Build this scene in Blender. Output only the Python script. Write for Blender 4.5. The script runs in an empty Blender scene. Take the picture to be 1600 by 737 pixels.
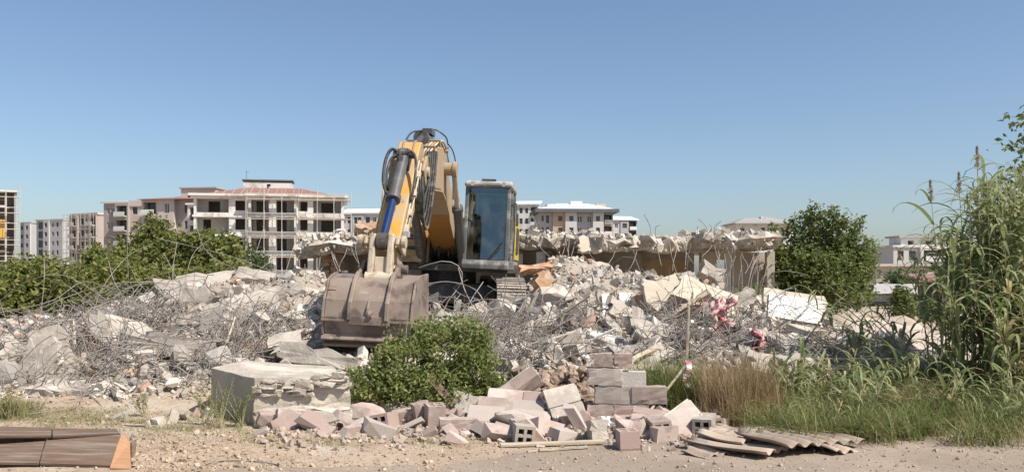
import bpy, bmesh, math, random
import numpy as np
from mathutils import Vector, Matrix, Euler

# ------------------------------------------------------------------ camera, sky, sun, exposure
scene = bpy.context.scene
C = scene.collection
R = math.radians
FPX, CAMZ, HZY = 1386.0, 1.6, 430.0          # focal length in photo pixels, eye height, horizon row

cam_data = bpy.data.cameras.new('camera')
cam_data.sensor_width = 36.0
cam_data.lens = 36.0 * FPX / 1600.0
cam_data.shift_y = (HZY - 368.5) / 1600.0
cam_data.clip_start = 0.1
cam_data.clip_end = 9000.0
cam = bpy.data.objects.new('camera', cam_data)
cam.location = (0, 0, CAMZ)
cam.rotation_euler = (R(90), 0, 0)
C.objects.link(cam)
scene.camera = cam

TO_SUN = Vector((0.53, -0.33, 0.78)).normalized()
world = bpy.data.worlds.new('World')
scene.world = world
world.use_nodes = True
wn = world.node_tree
bg = wn.nodes['Background']
sky = wn.nodes.new('ShaderNodeTexSky')
sky.sky_type = 'NISHITA'
sky.sun_disc = False
sky.sun_elevation = math.asin(TO_SUN.z)
sky.sun_rotation = math.atan2(TO_SUN.x, TO_SUN.y)
sky.altitude = 500
sky.air_density = 1.0
sky.dust_density = 2.0
sky.ozone_density = 3.0
bg.inputs['Strength'].default_value = 0.104
wn.links.new(sky.outputs[0], bg.inputs['Color'])

sun_data = bpy.data.lights.new('sun', 'SUN')
sun_data.energy = 4.9
sun_data.angle = R(0.53)
sun_data.color = (1.0, 0.95, 0.87)
sun = bpy.data.objects.new('sun', sun_data)
sun.rotation_euler = TO_SUN.to_track_quat('Z', 'Y').to_euler()
sun.location = TO_SUN * 60
C.objects.link(sun)

scene.view_settings.view_transform = 'Standard'
scene.view_settings.look = 'None'
scene.view_settings.gamma = 1.0
scene.view_settings.exposure = 0.40
scene.view_settings.use_curve_mapping = False
scene.render.engine = 'CYCLES'
scene.cycles.max_bounces = 8
scene.cycles.transparent_max_bounces = 12

# ------------------------------------------------------------------ helpers
rnd = random.Random(11)
rng = np.random.default_rng(7)

def P(px, py, d):
    """point at depth d metres that the photograph shows at pixel (px, py)"""
    return Vector(((px - 800) / FPX * d, d, CAMZ - (py - HZY) / FPX * d))

# rubble relief: metres of height at (x, depth)
HX = np.array([-30, -11, -8.5, -6, -4.5, -2.2, 0, 1.2, 3, 5, 7, 9.5, 30.])
HD = np.array([-50, 9.4, 10.3, 11, 12, 13, 14, 16, 18, 20, 22, 24, 27, 32, 60.])
HT = np.array([
 [0,0,0,.0,.0,.0,.0,.0,.0,.0,.0,.0,.0,0,0],
 [0,0,.02,.10,.25,.35,.42,.45,.40,.3,.2,.1,0,0,0],
 [0,0,.02,.12,.32,.50,.62,.70,.60,.5,.4,.2,0,0,0],
 [0,0,.02,.14,.38,.64,.88,1.18,1.46,1.2,.7,.4,.1,0,0],
 [0,0,.02,.14,.34,.58,.82,1.18,1.55,1.45,1.1,.9,.5,0,0],
 [0,0,.02,.14,.34,.44,.50,.62,.72,.78,1.0,1.1,.8,0,0],
 [0,0,.03,.18,.36,.50,.60,.74,.82,.85,1.1,1.1,.8,0,0],
 [0,0,.05,.26,.46,.68,.88,1.18,1.42,1.75,2.0,1.7,.8,0,0],
 [0,0,.05,.28,.50,.72,.92,1.20,1.40,1.5,1.5,1.3,.8,0,0],
 [0,0,.04,.22,.40,.56,.70,.90,1.02,1.1,1.0,.8,.4,0,0],
 [0,0,.02,.12,.22,.32,.38,.48,.48,.4,.3,.2,0,0,0],
 [0,0,.01,.05,.10,.15,.18,.18,.12,.05,.0,.0,0,0,0],
 [0,0,0,.0,.0,.0,.0,.0,.0,.0,.0,.0,.0,0,0]])

def relief(x, y):
    x = np.asarray(x, float); y = np.asarray(y, float)
    xi = np.clip(np.searchsorted(HX, x) - 1, 0, len(HX) - 2)
    yi = np.clip(np.searchsorted(HD, y) - 1, 0, len(HD) - 2)
    fx = np.clip((x - HX[xi]) / (HX[xi + 1] - HX[xi]), 0, 1)
    fy = np.clip((y - HD[yi]) / (HD[yi + 1] - HD[yi]), 0, 1)
    fx = fx * fx * (3 - 2 * fx)
    z = (HT[xi, yi] * (1 - fx) * (1 - fy) + HT[xi + 1, yi] * fx * (1 - fy)
         + HT[xi, yi + 1] * (1 - fx) * fy + HT[xi + 1, yi + 1] * fx * fy)
    w = np.clip(z / 0.4, 0, 1)
    n = (np.sin(x * 3.1 + 1.3 * np.sin(y * 1.7)) * np.sin(y * 2.7 + 0.8 * np.sin(x * 2.3)) * 0.13
         + np.sin(x * 7.3 + y * 2.9) * np.sin(y * 6.1 - x * 3.3) * 0.055)
    near = np.exp(-((y - 8.6) / 1.3) ** 2)
    bump = 0.012 * np.sin(x * 5.1 + np.sin(y * 4.0)) * np.sin(y * 7.3 + x) + 0.007 * np.sin(x * 13 + y * 9) * np.sin(y * 17 - x * 5)
    left = 1.0 / (1.0 + np.exp((x + 0.9) * 2.2))
    heap = 0.10 * np.exp(-((y - 8.2) / 0.7) ** 2) * left * np.exp(-((x + 3.2) / 1.7) ** 2)
    return z + w * n + near * (bump * (0.3 + left)) + heap

from bisect import bisect_left
HXL, HDL, HTL = HX.tolist(), HD.tolist(), HT.tolist()
def H(x, y):
    """relief() for one point"""
    xi = min(max(bisect_left(HXL, x) - 1, 0), len(HXL) - 2); yi = min(max(bisect_left(HDL, y) - 1, 0), len(HDL) - 2)
    fx = min(1., max(0., (x - HXL[xi]) / (HXL[xi + 1] - HXL[xi]))); fy = min(1., max(0., (y - HDL[yi]) / (HDL[yi + 1] - HDL[yi])))
    fx = fx * fx * (3 - 2 * fx); a, b = HTL[xi], HTL[xi + 1]; s = math.sin
    z = (a[yi] * (1 - fx) + b[yi] * fx) * (1 - fy) + (a[yi + 1] * (1 - fx) + b[yi + 1] * fx) * fy
    if z > 0: z += min(1., z / .4) * (s(x * 3.1 + 1.3 * s(y * 1.7)) * s(y * 2.7 + .8 * s(x * 2.3)) * .13 + s(x * 7.3 + y * 2.9) * s(y * 6.1 - x * 3.3) * .055)
    if 4 < y < 13:
        left = 1 / (1 + math.exp((x + .9) * 2.2))
        z += math.exp(-((y - 8.6) / 1.3) ** 2) * (.012 * s(x * 5.1 + s(y * 4.)) * s(y * 7.3 + x) + .007 * s(x * 13 + y * 9) * s(y * 17 - x * 5)) * (.3 + left)
        z += .10 * math.exp(-((y - 8.2) / .7) ** 2) * left * math.exp(-((x + 3.2) / 1.7) ** 2)
    return z

def G(px, py, d0=6.4, d1=40.0):
    """where the view ray through a pixel of the photograph meets the relief"""
    ax = (px - 800) / FPX; az = (py - HZY) / FPX; d = d0; st = .15
    if az > 0: d = max(d0, .5 / az if az < .06 else d0)
    while d < d1:
        if CAMZ - az * d <= H(ax * d, d):
            lo, hi = d - st, d
            for _ in range(6):
                m = (lo + hi) / 2
                if CAMZ - az * m <= H(ax * m, m): hi = m
                else: lo = m
            return P(px, py, hi)
        d += st
    return P(px, py, d1)

class MB:
    def __init__(s): s.v = []; s.f = []
    def add(s, vs, fs):
        o = len(s.v); s.v += [tuple(v) for v in vs]; s.f += [tuple(i + o for i in f) for f in fs]; return s
    def box(s, c, size, rot=None):
        hx, hy, hz = size[0] / 2, size[1] / 2, size[2] / 2
        vs = [Vector((x, y, z)) for x in (-hx, hx) for y in (-hy, hy) for z in (-hz, hz)]
        if rot is not None:
            m = rot if isinstance(rot, Matrix) else Euler(rot).to_matrix()
            vs = [m @ v for v in vs]
        c = Vector(c)
        return s.add([v + c for v in vs], [(0, 1, 3, 2), (4, 6, 7, 5), (0, 4, 5, 1), (2, 3, 7, 6), (0, 2, 6, 4), (1, 5, 7, 3)])
    def b2(s, a, b):
        return s.box([(a[i] + b[i]) / 2 for i in range(3)], [abs(b[i] - a[i]) for i in range(3)])
    def cyl(s, p0, p1, r0, r1=None, n=12):
        r1 = r0 if r1 is None else r1
        p0 = Vector(p0); p1 = Vector(p1); ax = (p1 - p0).normalized()
        u = ax.orthogonal().normalized(); w = ax.cross(u)
        vs = []
        for p, r in ((p0, r0), (p1, r1)):
            for k in range(n):
                a = 2 * math.pi * k / n
                vs.append(p + (u * math.cos(a) + w * math.sin(a)) * r)
        fs = [(k, (k + 1) % n, n + (k + 1) % n, n + k) for k in range(n)]
        fs += [tuple(range(n - 1, -1, -1)), tuple(range(n, 2 * n))]
        return s.add(vs, fs)
    def ring(s, p0, p1, ro, ri, n=16):
        p0 = Vector(p0); p1 = Vector(p1); ax = (p1 - p0).normalized()
        u = ax.orthogonal().normalized(); w = ax.cross(u); vs = []
        for p, r in ((p0, ro), (p1, ro), (p1, ri), (p0, ri)):
            for k in range(n):
                a = 2 * math.pi * k / n; vs.append(p + (u * math.cos(a) + w * math.sin(a)) * r)
        fs = []
        for q in range(4):
            a = q * n; b = ((q + 1) % 4) * n
            fs += [(a + k, a + (k + 1) % n, b + (k + 1) % n, b + k) for k in range(n)]
        return s.add(vs, fs)
    def tube(s, pts, r, n=8, r1=None):
        pts = [Vector(p) for p in pts]; m = len(pts); vs = []; u = None
        for i, p in enumerate(pts):
            t = (pts[min(i + 1, m - 1)] - pts[max(i - 1, 0)]).normalized()
            if u is None: u = t.orthogonal().normalized()
            u = (u - t * u.dot(t)).normalized(); w = t.cross(u)
            rr = r if r1 is None else r + (r1 - r) * i / (m - 1)
            for k in range(n):
                a = 2 * math.pi * k / n; vs.append(p + (u * math.cos(a) + w * math.sin(a)) * rr)
        fs = [(i * n + k, i * n + (k + 1) % n, (i + 1) * n + (k + 1) % n, (i + 1) * n + k) for i in range(m - 1) for k in range(n)]
        fs += [tuple(range(n - 1, -1, -1)), tuple(range((m - 1) * n, m * n))]
        return s.add(vs, fs)
    def prism(s, poly, f0, f1):
        """poly: list of 2d points; f0, f1: functions 2d -> 3d of the two caps"""
        n = len(poly); vs = [f0(*p) for p in poly] + [f1(*p) for p in poly]
        fs = [tuple(range(n - 1, -1, -1)), tuple(range(n, 2 * n))] + [(k, (k + 1) % n, n + (k + 1) % n, n + k) for k in range(n)]
        return s.add(vs, fs)
    def mesh(s, name, mat=None):
        me = bpy.data.meshes.new(name); me.from_pydata(s.v, [], s.f); fixn(me)
        if mat is not None: me.materials.append(mat)
        return me

def fixn(me):
    bm = bmesh.new(); bm.from_mesh(me); bmesh.ops.recalc_face_normals(bm, faces=bm.faces); bm.to_mesh(me); bm.free()

def smooth_pts(pts, k=6):
    """catmull-rom through control points"""
    pts = [Vector(p) for p in pts]; out = []
    q = [pts[0] * 2 - pts[1]] + pts + [pts[-1] * 2 - pts[-2]]
    for i in range(1, len(q) - 2):
        for j in range(k):
            t = j / k; a, b, c, d = q[i - 1], q[i], q[i + 1], q[i + 2]
            out.append(0.5 * ((2 * b) + (c - a) * t + (2 * a - 5 * b + 4 * c - d) * t * t + (3 * b - a - 3 * c + d) * t ** 3))
    out.append(pts[-1]); return out

def tag(o, label=None, cat=None, group=None, kind=None):
    if label: o['label'] = label
    if cat: o['category'] = cat
    if group: o['group'] = group
    if kind: o['kind'] = kind
    return o

def empty(name, loc=(0, 0, 0), rot=(0, 0, 0)):
    o = bpy.data.objects.new(name, None); o.location = loc; o.rotation_euler = rot; o.empty_display_size = 0.2
    C.objects.link(o); return o

def shade(me, smooth=True, angle=None):
    for p in me.polygons: p.use_smooth = smooth

def obj(name, mb, mat, parent=None, bevel=0, smooth=False, world=False, loc=None, rot=None):
    """one mesh object. world=True: coordinates are scene coordinates, moved into the parent's frame or to a base origin"""
    me = mb if isinstance(mb, bpy.types.Mesh) else mb.mesh(name)
    if mat is not None and not me.materials: me.materials.append(mat)
    o = bpy.data.objects.new(name, me); C.objects.link(o)
    if world:
        if parent is not None:
            m = Matrix.LocRotScale(parent.location, parent.rotation_euler, parent.scale)
            p = parent.parent
            while p is not None:
                m = Matrix.LocRotScale(p.location, p.rotation_euler, p.scale) @ m; p = p.parent
            me.transform(m.inverted())
        else:
            n = len(me.vertices); co = np.empty(n * 3); me.vertices.foreach_get('co', co); co = co.reshape(-1, 3)
            c = Vector((co[:, 0].mean(), co[:, 1].mean(), co[:, 2].min())); me.transform(Matrix.Translation(-c)); o.location = c
    if loc is not None: o.location = loc
    if rot is not None: o.rotation_euler = rot
    if parent is not None: o.parent = parent
    if smooth: shade(me)
    if bevel:
        b = o.modifiers.new('bevel', 'BEVEL'); b.width = bevel; b.segments = 2; b.limit_method = 'ANGLE'; b.angle_limit = R(40)
    return o

def inst(name, me, parent=None, loc=(0, 0, 0), rot=(0, 0, 0), scale=(1, 1, 1)):
    o = bpy.data.objects.new(name, me); C.objects.link(o)
    o.location = loc; o.rotation_euler = rot; o.scale = scale
    if parent is not None: o.parent = parent
    return o

def npmesh(name, V, Fc, mat, smooth=False):
    """mesh from numpy arrays; every face has the same number of corners"""
    V = np.asarray(V, np.float32); Fc = np.asarray(Fc, np.int32); k = Fc.shape[1]
    me = bpy.data.meshes.new(name)
    me.vertices.add(len(V)); me.vertices.foreach_set('co', V.ravel())
    me.loops.add(Fc.size); me.loops.foreach_set('vertex_index', Fc.ravel())
    me.polygons.add(len(Fc)); me.polygons.foreach_set('loop_start', np.arange(0, Fc.size, k, dtype=np.int32))
    me.polygons.foreach_set('loop_total', np.full(len(Fc), k, np.int32))
    me.polygons.foreach_set('use_smooth', np.full(len(Fc), bool(smooth)))
    me.update(calc_edges=True); me.validate()
    if mat is not None: me.materials.append(mat)
    return me

def merge_np(parts):
    V = []; Fs = []; o = 0
    for v, f in parts:
        V.append(v); Fs.append(f + o); o += len(v)
    return np.concatenate(V), np.concatenate(Fs)

# ------------------------------------------------------------------ procedural materials
def ncol(c): return (c[0], c[1], c[2], 1.0)

def M(name, c1, c2=None, scale=3.0, rough=0.9, bump=0.0, bscale=30.0, rand=0.0, island=False, c3=None, c3scale=2.0,
      c3lo=0.52, c3hi=0.62, metal=0.0, spec=0.3, pick=None, detail=6.0, dist=0.01, stretch=None, c4=None, c4lo=0.6, c4hi=0.68, c4scale=14.0):
    m = bpy.data.materials.new(name); m.use_nodes = True
    nt = m.node_tree; N = nt.nodes; Lk = nt.links
    b = N['Principled BSDF']; b.inputs['Roughness'].default_value = rough; b.inputs['Metallic'].default_value = metal
    b.inputs['Specular IOR Level'].default_value = spec
    tc = N.new('ShaderNodeTexCoord'); co = tc.outputs['Object']
    if stretch:
        mp = N.new('ShaderNodeMapping'); mp.inputs['Scale'].default_value = stretch; Lk.new(co, mp.inputs['Vector']); co = mp.outputs[0]
    oi = N.new('ShaderNodeObjectInfo')
    if rand or island:      # shift the pattern from copy to copy
        va = N.new('ShaderNodeVectorMath'); va.operation = 'ADD'
        cx = N.new('ShaderNodeMath'); cx.operation = 'MULTIPLY'; cx.inputs[1].default_value = 37.0
        Lk.new(oi.outputs['Random'], cx.inputs[0]); Lk.new(co, va.inputs[0]); Lk.new(cx.outputs[0], va.inputs[1]); co = va.outputs[0]
    def noise(sc, det=detail, rgh=0.6):
        n = N.new('ShaderNodeTexNoise'); n.inputs['Scale'].default_value = sc; n.inputs['Detail'].default_value = det
        n.inputs['Roughness'].default_value = rgh; Lk.new(co, n.inputs['Vector']); return n.outputs['Fac']
    def mix(f, a, bb):
        x = N.new('ShaderNodeMix'); x.data_type = 'RGBA'; Lk.new(f, x.inputs[0])
        for s_, v in ((6, a), (7, bb)):
            if isinstance(v, tuple): x.inputs[s_].default_value = ncol(v)
            else: Lk.new(v, x.inputs[s_])
        return x.outputs[2]
    def band(f, lo, hi):
        r = N.new('ShaderNodeMapRange'); r.inputs[1].default_value = lo; r.inputs[2].default_value = hi; Lk.new(f, r.inputs[0]); return r.outputs[0]
    col = None
    if c2 is not None: col = mix(band(noise(scale), 0.3, 0.7), c1, c2)
    if c3 is not None: col = mix(band(noise(c3scale), c3lo, c3hi), col if col is not None else c1, c3)
    if c4 is not None: col = mix(band(noise(c4scale, 4.0), c4lo, c4hi), col if col is not None else c1, c4)
    if col is None:
        rg = N.new('ShaderNodeRGB'); rg.outputs[0].default_value = ncol(c1); col = rg.outputs[0]
    if pick:      # some pieces are of another stuff: (share, colour) by piece
        src = oi.outputs['Random']
        if island: gp = N.new('ShaderNodeNewGeometry'); src = gp.outputs['Random Per Island']
        sc = N.new('ShaderNodeMath'); sc.operation = 'MULTIPLY'; sc.inputs[1].default_value = 7.31; fr = N.new('ShaderNodeMath'); fr.operation = 'FRACT'; Lk.new(src, sc.inputs[0]); Lk.new(sc.outputs[0], fr.inputs[0])
        at = 0.0
        for share, pc in pick:
            ge1 = N.new('ShaderNodeMath'); ge1.operation = 'COMPARE'; ge1.inputs[1].default_value = at + share / 2; ge1.inputs[2].default_value = share / 2; Lk.new(fr.outputs[0], ge1.inputs[0]); at += share
            fc = N.new('ShaderNodeMath'); fc.operation = 'MULTIPLY'; fc.inputs[1].default_value = .8; Lk.new(ge1.outputs[0], fc.inputs[0]); col = mix(fc.outputs[0], col, pc)
    if rand:
        hs = N.new('ShaderNodeHueSaturation'); src = oi.outputs['Random']
        if island:
            ge = N.new('ShaderNodeNewGeometry'); src = ge.outputs['Random Per Island']
        r = N.new('ShaderNodeMapRange'); r.inputs[3].default_value = 1 - rand; r.inputs[4].default_value = 1 + rand
        Lk.new(src, r.inputs[0]); Lk.new(r.outputs[0], hs.inputs['Value']); Lk.new(col, hs.inputs['Color']); col = hs.outputs[0]
    Lk.new(col, b.inputs['Base Color'])
    if bump:
        bp = N.new('ShaderNodeBump'); bp.inputs['Strength'].default_value = bump; bp.inputs['Distance'].default_value = dist
        Lk.new(noise(bscale, 8.0, 0.65), bp.inputs['Height']); Lk.new(bp.outputs[0], b.inputs['Normal'])
    return m

def leafmat(name, cols, trans=0.35, rough=0.55):
    """leaf: diffuse and translucent, hue taken per leaf"""
    m = bpy.data.materials.new(name); m.use_nodes = True; nt = m.node_tree; N = nt.nodes; Lk = nt.links
    b = N['Principled BSDF']; b.inputs['Roughness'].default_value = rough; b.inputs['Specular IOR Level'].default_value = 0.35
    ge = N.new('ShaderNodeNewGeometry'); cr = N.new('ShaderNodeValToRGB'); e = cr.color_ramp.elements
    while len(e) < len(cols): e.new(0.5)
    for i, c in enumerate(cols):
        e[i].position = i / (len(cols) - 1); e[i].color = ncol(c)
    oi = N.new('ShaderNodeObjectInfo'); ad = N.new('ShaderNodeMath'); ad.operation = 'ADD'; fr = N.new('ShaderNodeMath'); fr.operation = 'FRACT'
    Lk.new(ge.outputs['Random Per Island'], ad.inputs[0]); Lk.new(oi.outputs['Random'], ad.inputs[1]); Lk.new(ad.outputs[0], fr.inputs[0])
    Lk.new(fr.outputs[0], cr.inputs[0])
    Lk.new(cr.outputs[0], b.inputs['Base Color'])
    t = N.new('ShaderNodeBsdfTranslucent'); Lk.new(cr.outputs[0], t.inputs[0])
    mx = N.new('ShaderNodeMixShader'); mx.inputs[0].default_value = trans
    Lk.new(b.outputs[0], mx.inputs[1]); Lk.new(t.outputs[0], mx.inputs[2]); Lk.new(mx.outputs[0], N['Material Output'].inputs[0])
    return m

def glassmat(name, tint, gloss=0.12, rough=0.03):
    m = bpy.data.materials.new(name); m.use_nodes = True; nt = m.node_tree; N = nt.nodes; Lk = nt.links
    tr = N.new('ShaderNodeBsdfTransparent'); tr.inputs[0].default_value = ncol(tint)
    gl = N.new('ShaderNodeBsdfGlossy'); gl.inputs['Roughness'].default_value = rough; gl.inputs[0].default_value = (0.9, 0.95, 0.95, 1)
    df = N.new('ShaderNodeBsdfDiffuse'); df.inputs[0].default_value = (0.35, 0.36, 0.32, 1)
    tc = N.new('ShaderNodeTexCoord'); no = N.new('ShaderNodeTexNoise'); no.inputs['Scale'].default_value = 3.0; no.inputs['Detail'].default_value = 8
    Lk.new(tc.outputs['Object'], no.inputs[0])
    mr = N.new('ShaderNodeMapRange'); mr.inputs[1].default_value = 0.45; mr.inputs[2].default_value = 0.8; mr.inputs[4].default_value = 0.22; Lk.new(no.outputs[0], mr.inputs[0])
    lw = N.new('ShaderNodeFresnel'); lw.inputs[0].default_value = 1.5
    ad = N.new('ShaderNodeMath'); ad.operation = 'ADD'; ad.inputs[1].default_value = gloss; Lk.new(lw.outputs[0], ad.inputs[0])
    m1 = N.new('ShaderNodeMixShader'); Lk.new(ad.outputs[0], m1.inputs[0]); Lk.new(tr.outputs[0], m1.inputs[1]); Lk.new(gl.outputs[0], m1.inputs[2])
    m2 = N.new('ShaderNodeMixShader'); Lk.new(mr.outputs[0], m2.inputs[0]); Lk.new(m1.outputs[0], m2.inputs[1]); Lk.new(df.outputs[0], m2.inputs[2])
    Lk.new(m2.outputs[0], N['Material Output'].inputs[0])
    return m

mt = {}
mt['soil'] = M('soil', (.33, .24, .165), (.43, .34, .25), 1.3, bump=.8, bscale=16, dist=.03, c3=(.46, .39, .31), c3scale=.7, c4=(.30, .21, .14), c4scale=9)
def heap_dust(m):
    """the ground under the heap is covered with its dust"""
    nt = m.node_tree; N = nt.nodes; Lk = nt.links; b = N['Principled BSDF']; old = b.inputs['Base Color'].links[0].from_socket
    ge = N.new('ShaderNodeNewGeometry'); sp = N.new('ShaderNodeSeparateXYZ'); Lk.new(ge.outputs['Position'], sp.inputs[0])
    mr = N.new('ShaderNodeMapRange'); mr.inputs[1].default_value = .08; mr.inputs[2].default_value = .3; Lk.new(sp.outputs['Z'], mr.inputs[0])
    x = N.new('ShaderNodeMix'); x.data_type = 'RGBA'; Lk.new(mr.outputs[0], x.inputs[0]); Lk.new(old, x.inputs[6]); x.inputs[7].default_value = (.33, .28, .225, 1); Lk.new(x.outputs[2], b.inputs['Base Color'])
heap_dust(mt['soil'])
mt['road'] = M('dusty_asphalt', (.235, .18, .135), (.32, .255, .195), .9, bump=.6, bscale=70, dist=.008, c3=(.38, .30, .225), c3scale=.55, c3lo=.5, c3hi=.68, c4=(.17, .14, .115), c4scale=30)
mt['concrete'] = M('broken_concrete', (.385, .335, .275), (.49, .435, .37), 4, pick=((.18, (.55, .505, .445)), (.10, (.34, .31, .28)), (.05, (.42, .27, .20))), rand=.2, bump=.6, bscale=22, dist=.02, c3=(.33, .27, .21), c3scale=3.0, c3lo=.54, c3hi=.68)
mt['concrete_plain'] = M('pale_concrete', (.355, .31, .26), (.46, .41, .35), 3, rand=.12, bump=.7, bscale=18, dist=.02, c3=(.27, .23, .185), c3scale=2.4, c3lo=.48, c3hi=.64, c4=(.50, .45, .385), c4scale=6)
mt['debris'] = M('debris', (.385, .335, .275), (.495, .44, .375), 1.5, pick=((.16, (.58, .545, .49)), (.14, (.30, .27, .24)), (.05, (.40, .22, .15)), (.04, (.42, .33, .22))), rand=.3, island=True, bump=.5, bscale=30, dist=.01, c3=(.40, .28, .22), c3scale=.8, c3lo=.58, c3hi=.7)
mt['plaster'] = M('cream_plaster', (.48, .41, .315), (.55, .475, .375), 2, bump=.25, bscale=30, c3=(.5, .42, .33), c3scale=3, c3lo=.58, c3hi=.66)
mt['old_concrete'] = M('old_concrete', (.37, .32, .26), (.50, .44, .365), 2.4, bump=.7, bscale=26, dist=.02, c3=(.58, .515, .43), c3scale=1.6, c4=(.25, .215, .175), c4scale=9, c4lo=.62, c4hi=.7)
mt['block'] = M('pumice_block', (.325, .245, .205), (.43, .34, .29), 6, pick=((.25, (.40, .345, .295)), (.12, (.35, .255, .215))), rand=.16, bump=.7, bscale=60, dist=.006, c3=(.49, .415, .355), c3scale=5, c3lo=.52, c3hi=.68, c4=(.27, .20, .17), c4scale=9, c4lo=.6, c4hi=.72)
mt['block_grey'] = M('grey_block', (.34, .29, .25), (.42, .37, .32), 5, rand=.14, bump=.7, bscale=60, dist=.006, c3=(.5, .43, .37), c3scale=4)
mt['mortar'] = M('mortar', (.45, .41, .36), (.55, .50, .44), 8, bump=.7, bscale=40)
mt['clay'] = M('clay_brick', (.40, .205, .11), (.48, .29, .175), 5, rand=.15, bump=.4, bscale=40, c3=(.50, .40, .31), c3scale=6, c3lo=.48, c3hi=.62)
mt['stone'] = M('field_stone', (.24, .16, .115), (.34, .245, .18), 3, rand=.3, bump=.6, bscale=20, dist=.02, c3=(.40, .33, .26), c3scale=4)
mt['rebar'] = M('rebar_steel', (.20, .175, .15), (.34, .31, .28), 3, rand=.35, island=True, rough=.7, c3=(.17, .10, .065), c3scale=2, c3lo=.55, c3hi=.65, metal=.1)
mt['wood'] = M('weathered_wood', (.12, .077, .052), (.23, .155, .108), 3, bump=.8, bscale=20, stretch=(1, 14, 14), c3=(.26, .205, .165), c3scale=1.2)
mt['wood_fresh'] = M('orange_wood', (.34, .175, .09), (.45, .255, .145), 4, bump=.3, bscale=20, stretch=(1, 10, 10))
mt['wood_pale'] = M('pale_wood', (.42, .34, .24), (.55, .47, .36), 4, bump=.4, bscale=20, stretch=(1, 12, 12), c3=(.3, .24, .18), c3scale=2)
mt['sheet'] = M('fibre_cement', (.33, .25, .19), (.43, .345, .27), 3, rand=.12, bump=.35, bscale=40, c3=(.28, .24, .20), c3scale=5, c3lo=.56, c3hi=.66)
mt['tile_white'] = M('white_tile', (.80, .80, .77), (.74, .73, .69), 3, rough=.3, spec=.5, c3=(.6, .55, .46), c3scale=4, c3lo=.6, c3hi=.7)
mt['cloth_red'] = M('faded_red_cloth', (.40, .10, .10), (.47, .19, .18), 5, bump=.4, bscale=25, c3=(.60, .44, .41), c3scale=9, c3lo=.44, c3hi=.56)
mt['bag'] = M('white_plastic', (.75, .76, .78), (.82, .83, .84), 6, rough=.35, spec=.5)
mt['rust_pale'] = M('dusty_link_steel', (.46, .38, .28), (.56, .48, .37), 4, rough=.75, bump=.3, bscale=30, c3=(.36, .27, .17), c3scale=6, metal=.1)
mt['orange'] = M('orange_paint', (.62, .295, .035), (.56, .305, .075), 2.2, rough=.5, spec=.45, c3=(.44, .32, .19), c3scale=3.4, c3lo=.38, c3hi=.62, bump=.08, bscale=25, c4=(.22, .14, .07), c4scale=6, c4lo=.64, c4hi=.74)
mt['orange_shaded'] = M('shaded_orange_paint', (.34, .155, .03), (.42, .20, .045), 2, rough=.55, c3=(.26, .17, .09), c3scale=3, c3lo=.5, c3hi=.7)  # orange darkened to paint in the boom underside's shade, with brown grime patches
mt['orange_dust'] = M('dusty_orange_paint', (.37, .27, .17), (.31, .24, .165), 1.8, rough=.75, c3=(.43, .28, .11), c3scale=2.2, c3lo=.55, c3hi=.75, bump=.15, bscale=30, c4=(.27, .20, .13), c4scale=5)
mt['bucket'] = M('worn_bucket_steel', (.235, .18, .142), (.335, .265, .21), 2.2, rough=.62, metal=.25, bump=.25, bscale=24, c3=(.15, .115, .095), c3scale=2.6, c4=(.42, .35, .26), c4scale=4.5, c4lo=.6, c4hi=.75)
mt['steel_dark'] = M('dark_machine_steel', (.055, .052, .050), (.11, .10, .09), 4, rough=.6, metal=.2, c3=(.22, .18, .14), c3scale=5, c3lo=.55, c3hi=.75)
mt['cyl_grey'] = M('grey_cylinder_paint', (.085, .085, .09), (.14, .135, .13), 4, rough=.45, metal=.2, c3=(.26, .23, .2), c3scale=6, c3lo=.6, c3hi=.75)
mt['rod_blue'] = M('blue_rod_sleeve', (.006, .024, .085), (.01, .034, .115), 5, rough=.28, spec=.6)
mt['rubber'] = M('hose_rubber', (.03, .03, .03), (.07, .065, .06), 6, rough=.6, c3=(.16, .14, .12), c3scale=8)
mt['cab_frame'] = M('cab_frame_paint', (.10, .105, .10), (.16, .16, .15), 4, rough=.55, c3=(.30, .275, .24), c3scale=4)
mt['cab_roof'] = M('cab_roof_paint', (.33, .32, .30), (.42, .41, .38), 3, rough=.6, c3=(.22, .21, .19), c3scale=4)
mt['cab_glass'] = glassmat('tinted_cab_glass', (.26, .44, .38))
mt['seat'] = M('seat_fabric', (.03, .033, .036), (.06, .06, .065), 6)
mt['track'] = M('track_steel', (.33, .29, .245), (.43, .385, .33), 4, rough=.65, metal=.25, rand=.12, c3=(.22, .18, .15), c3scale=6)
mt['yellow'] = M('yellow_decal', (.62, .45, .05), (.5, .36, .08), 6, c3=(.08, .07, .05), c3scale=7)
# vegetation
mt['leaf_vine'] = leafmat('vine_leaf', [(.135, .165, .036), (.21, .23, .062), (.285, .285, .09), (.145, .18, .04), (.35, .32, .125)], .45)
mt['leaf_bush'] = leafmat('bush_leaf', [(.15, .20, .045), (.22, .265, .075), (.31, .33, .12), (.16, .205, .05), (.40, .36, .17)], .45)
mt['leaf_tree'] = leafmat('mulberry_leaf', [(.10, .14, .034), (.15, .19, .052), (.215, .24, .082), (.11, .15, .036), (.26, .27, .105)], .45)
mt['leaf_grey'] = leafmat('shrub_leaf', [(.06, .10, .03), (.10, .14, .05), (.14, .17, .07)])
mt['leaf_reed'] = leafmat('reed_leaf', [(.17, .225, .085), (.24, .285, .12), (.31, .335, .16), (.20, .245, .095), (.38, .36, .19)], .4)
mt['leaf_dry'] = leafmat('dry_reed_leaf', [(.40, .32, .15), (.46, .38, .21), (.30, .23, .11), (.33, .31, .13)], .3)
mt['grass'] = leafmat('grass_blade', [(.10, .155, .032), (.15, .205, .052), (.23, .245, .082), (.36, .30, .14), (.11, .16, .036)], .35)
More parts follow.
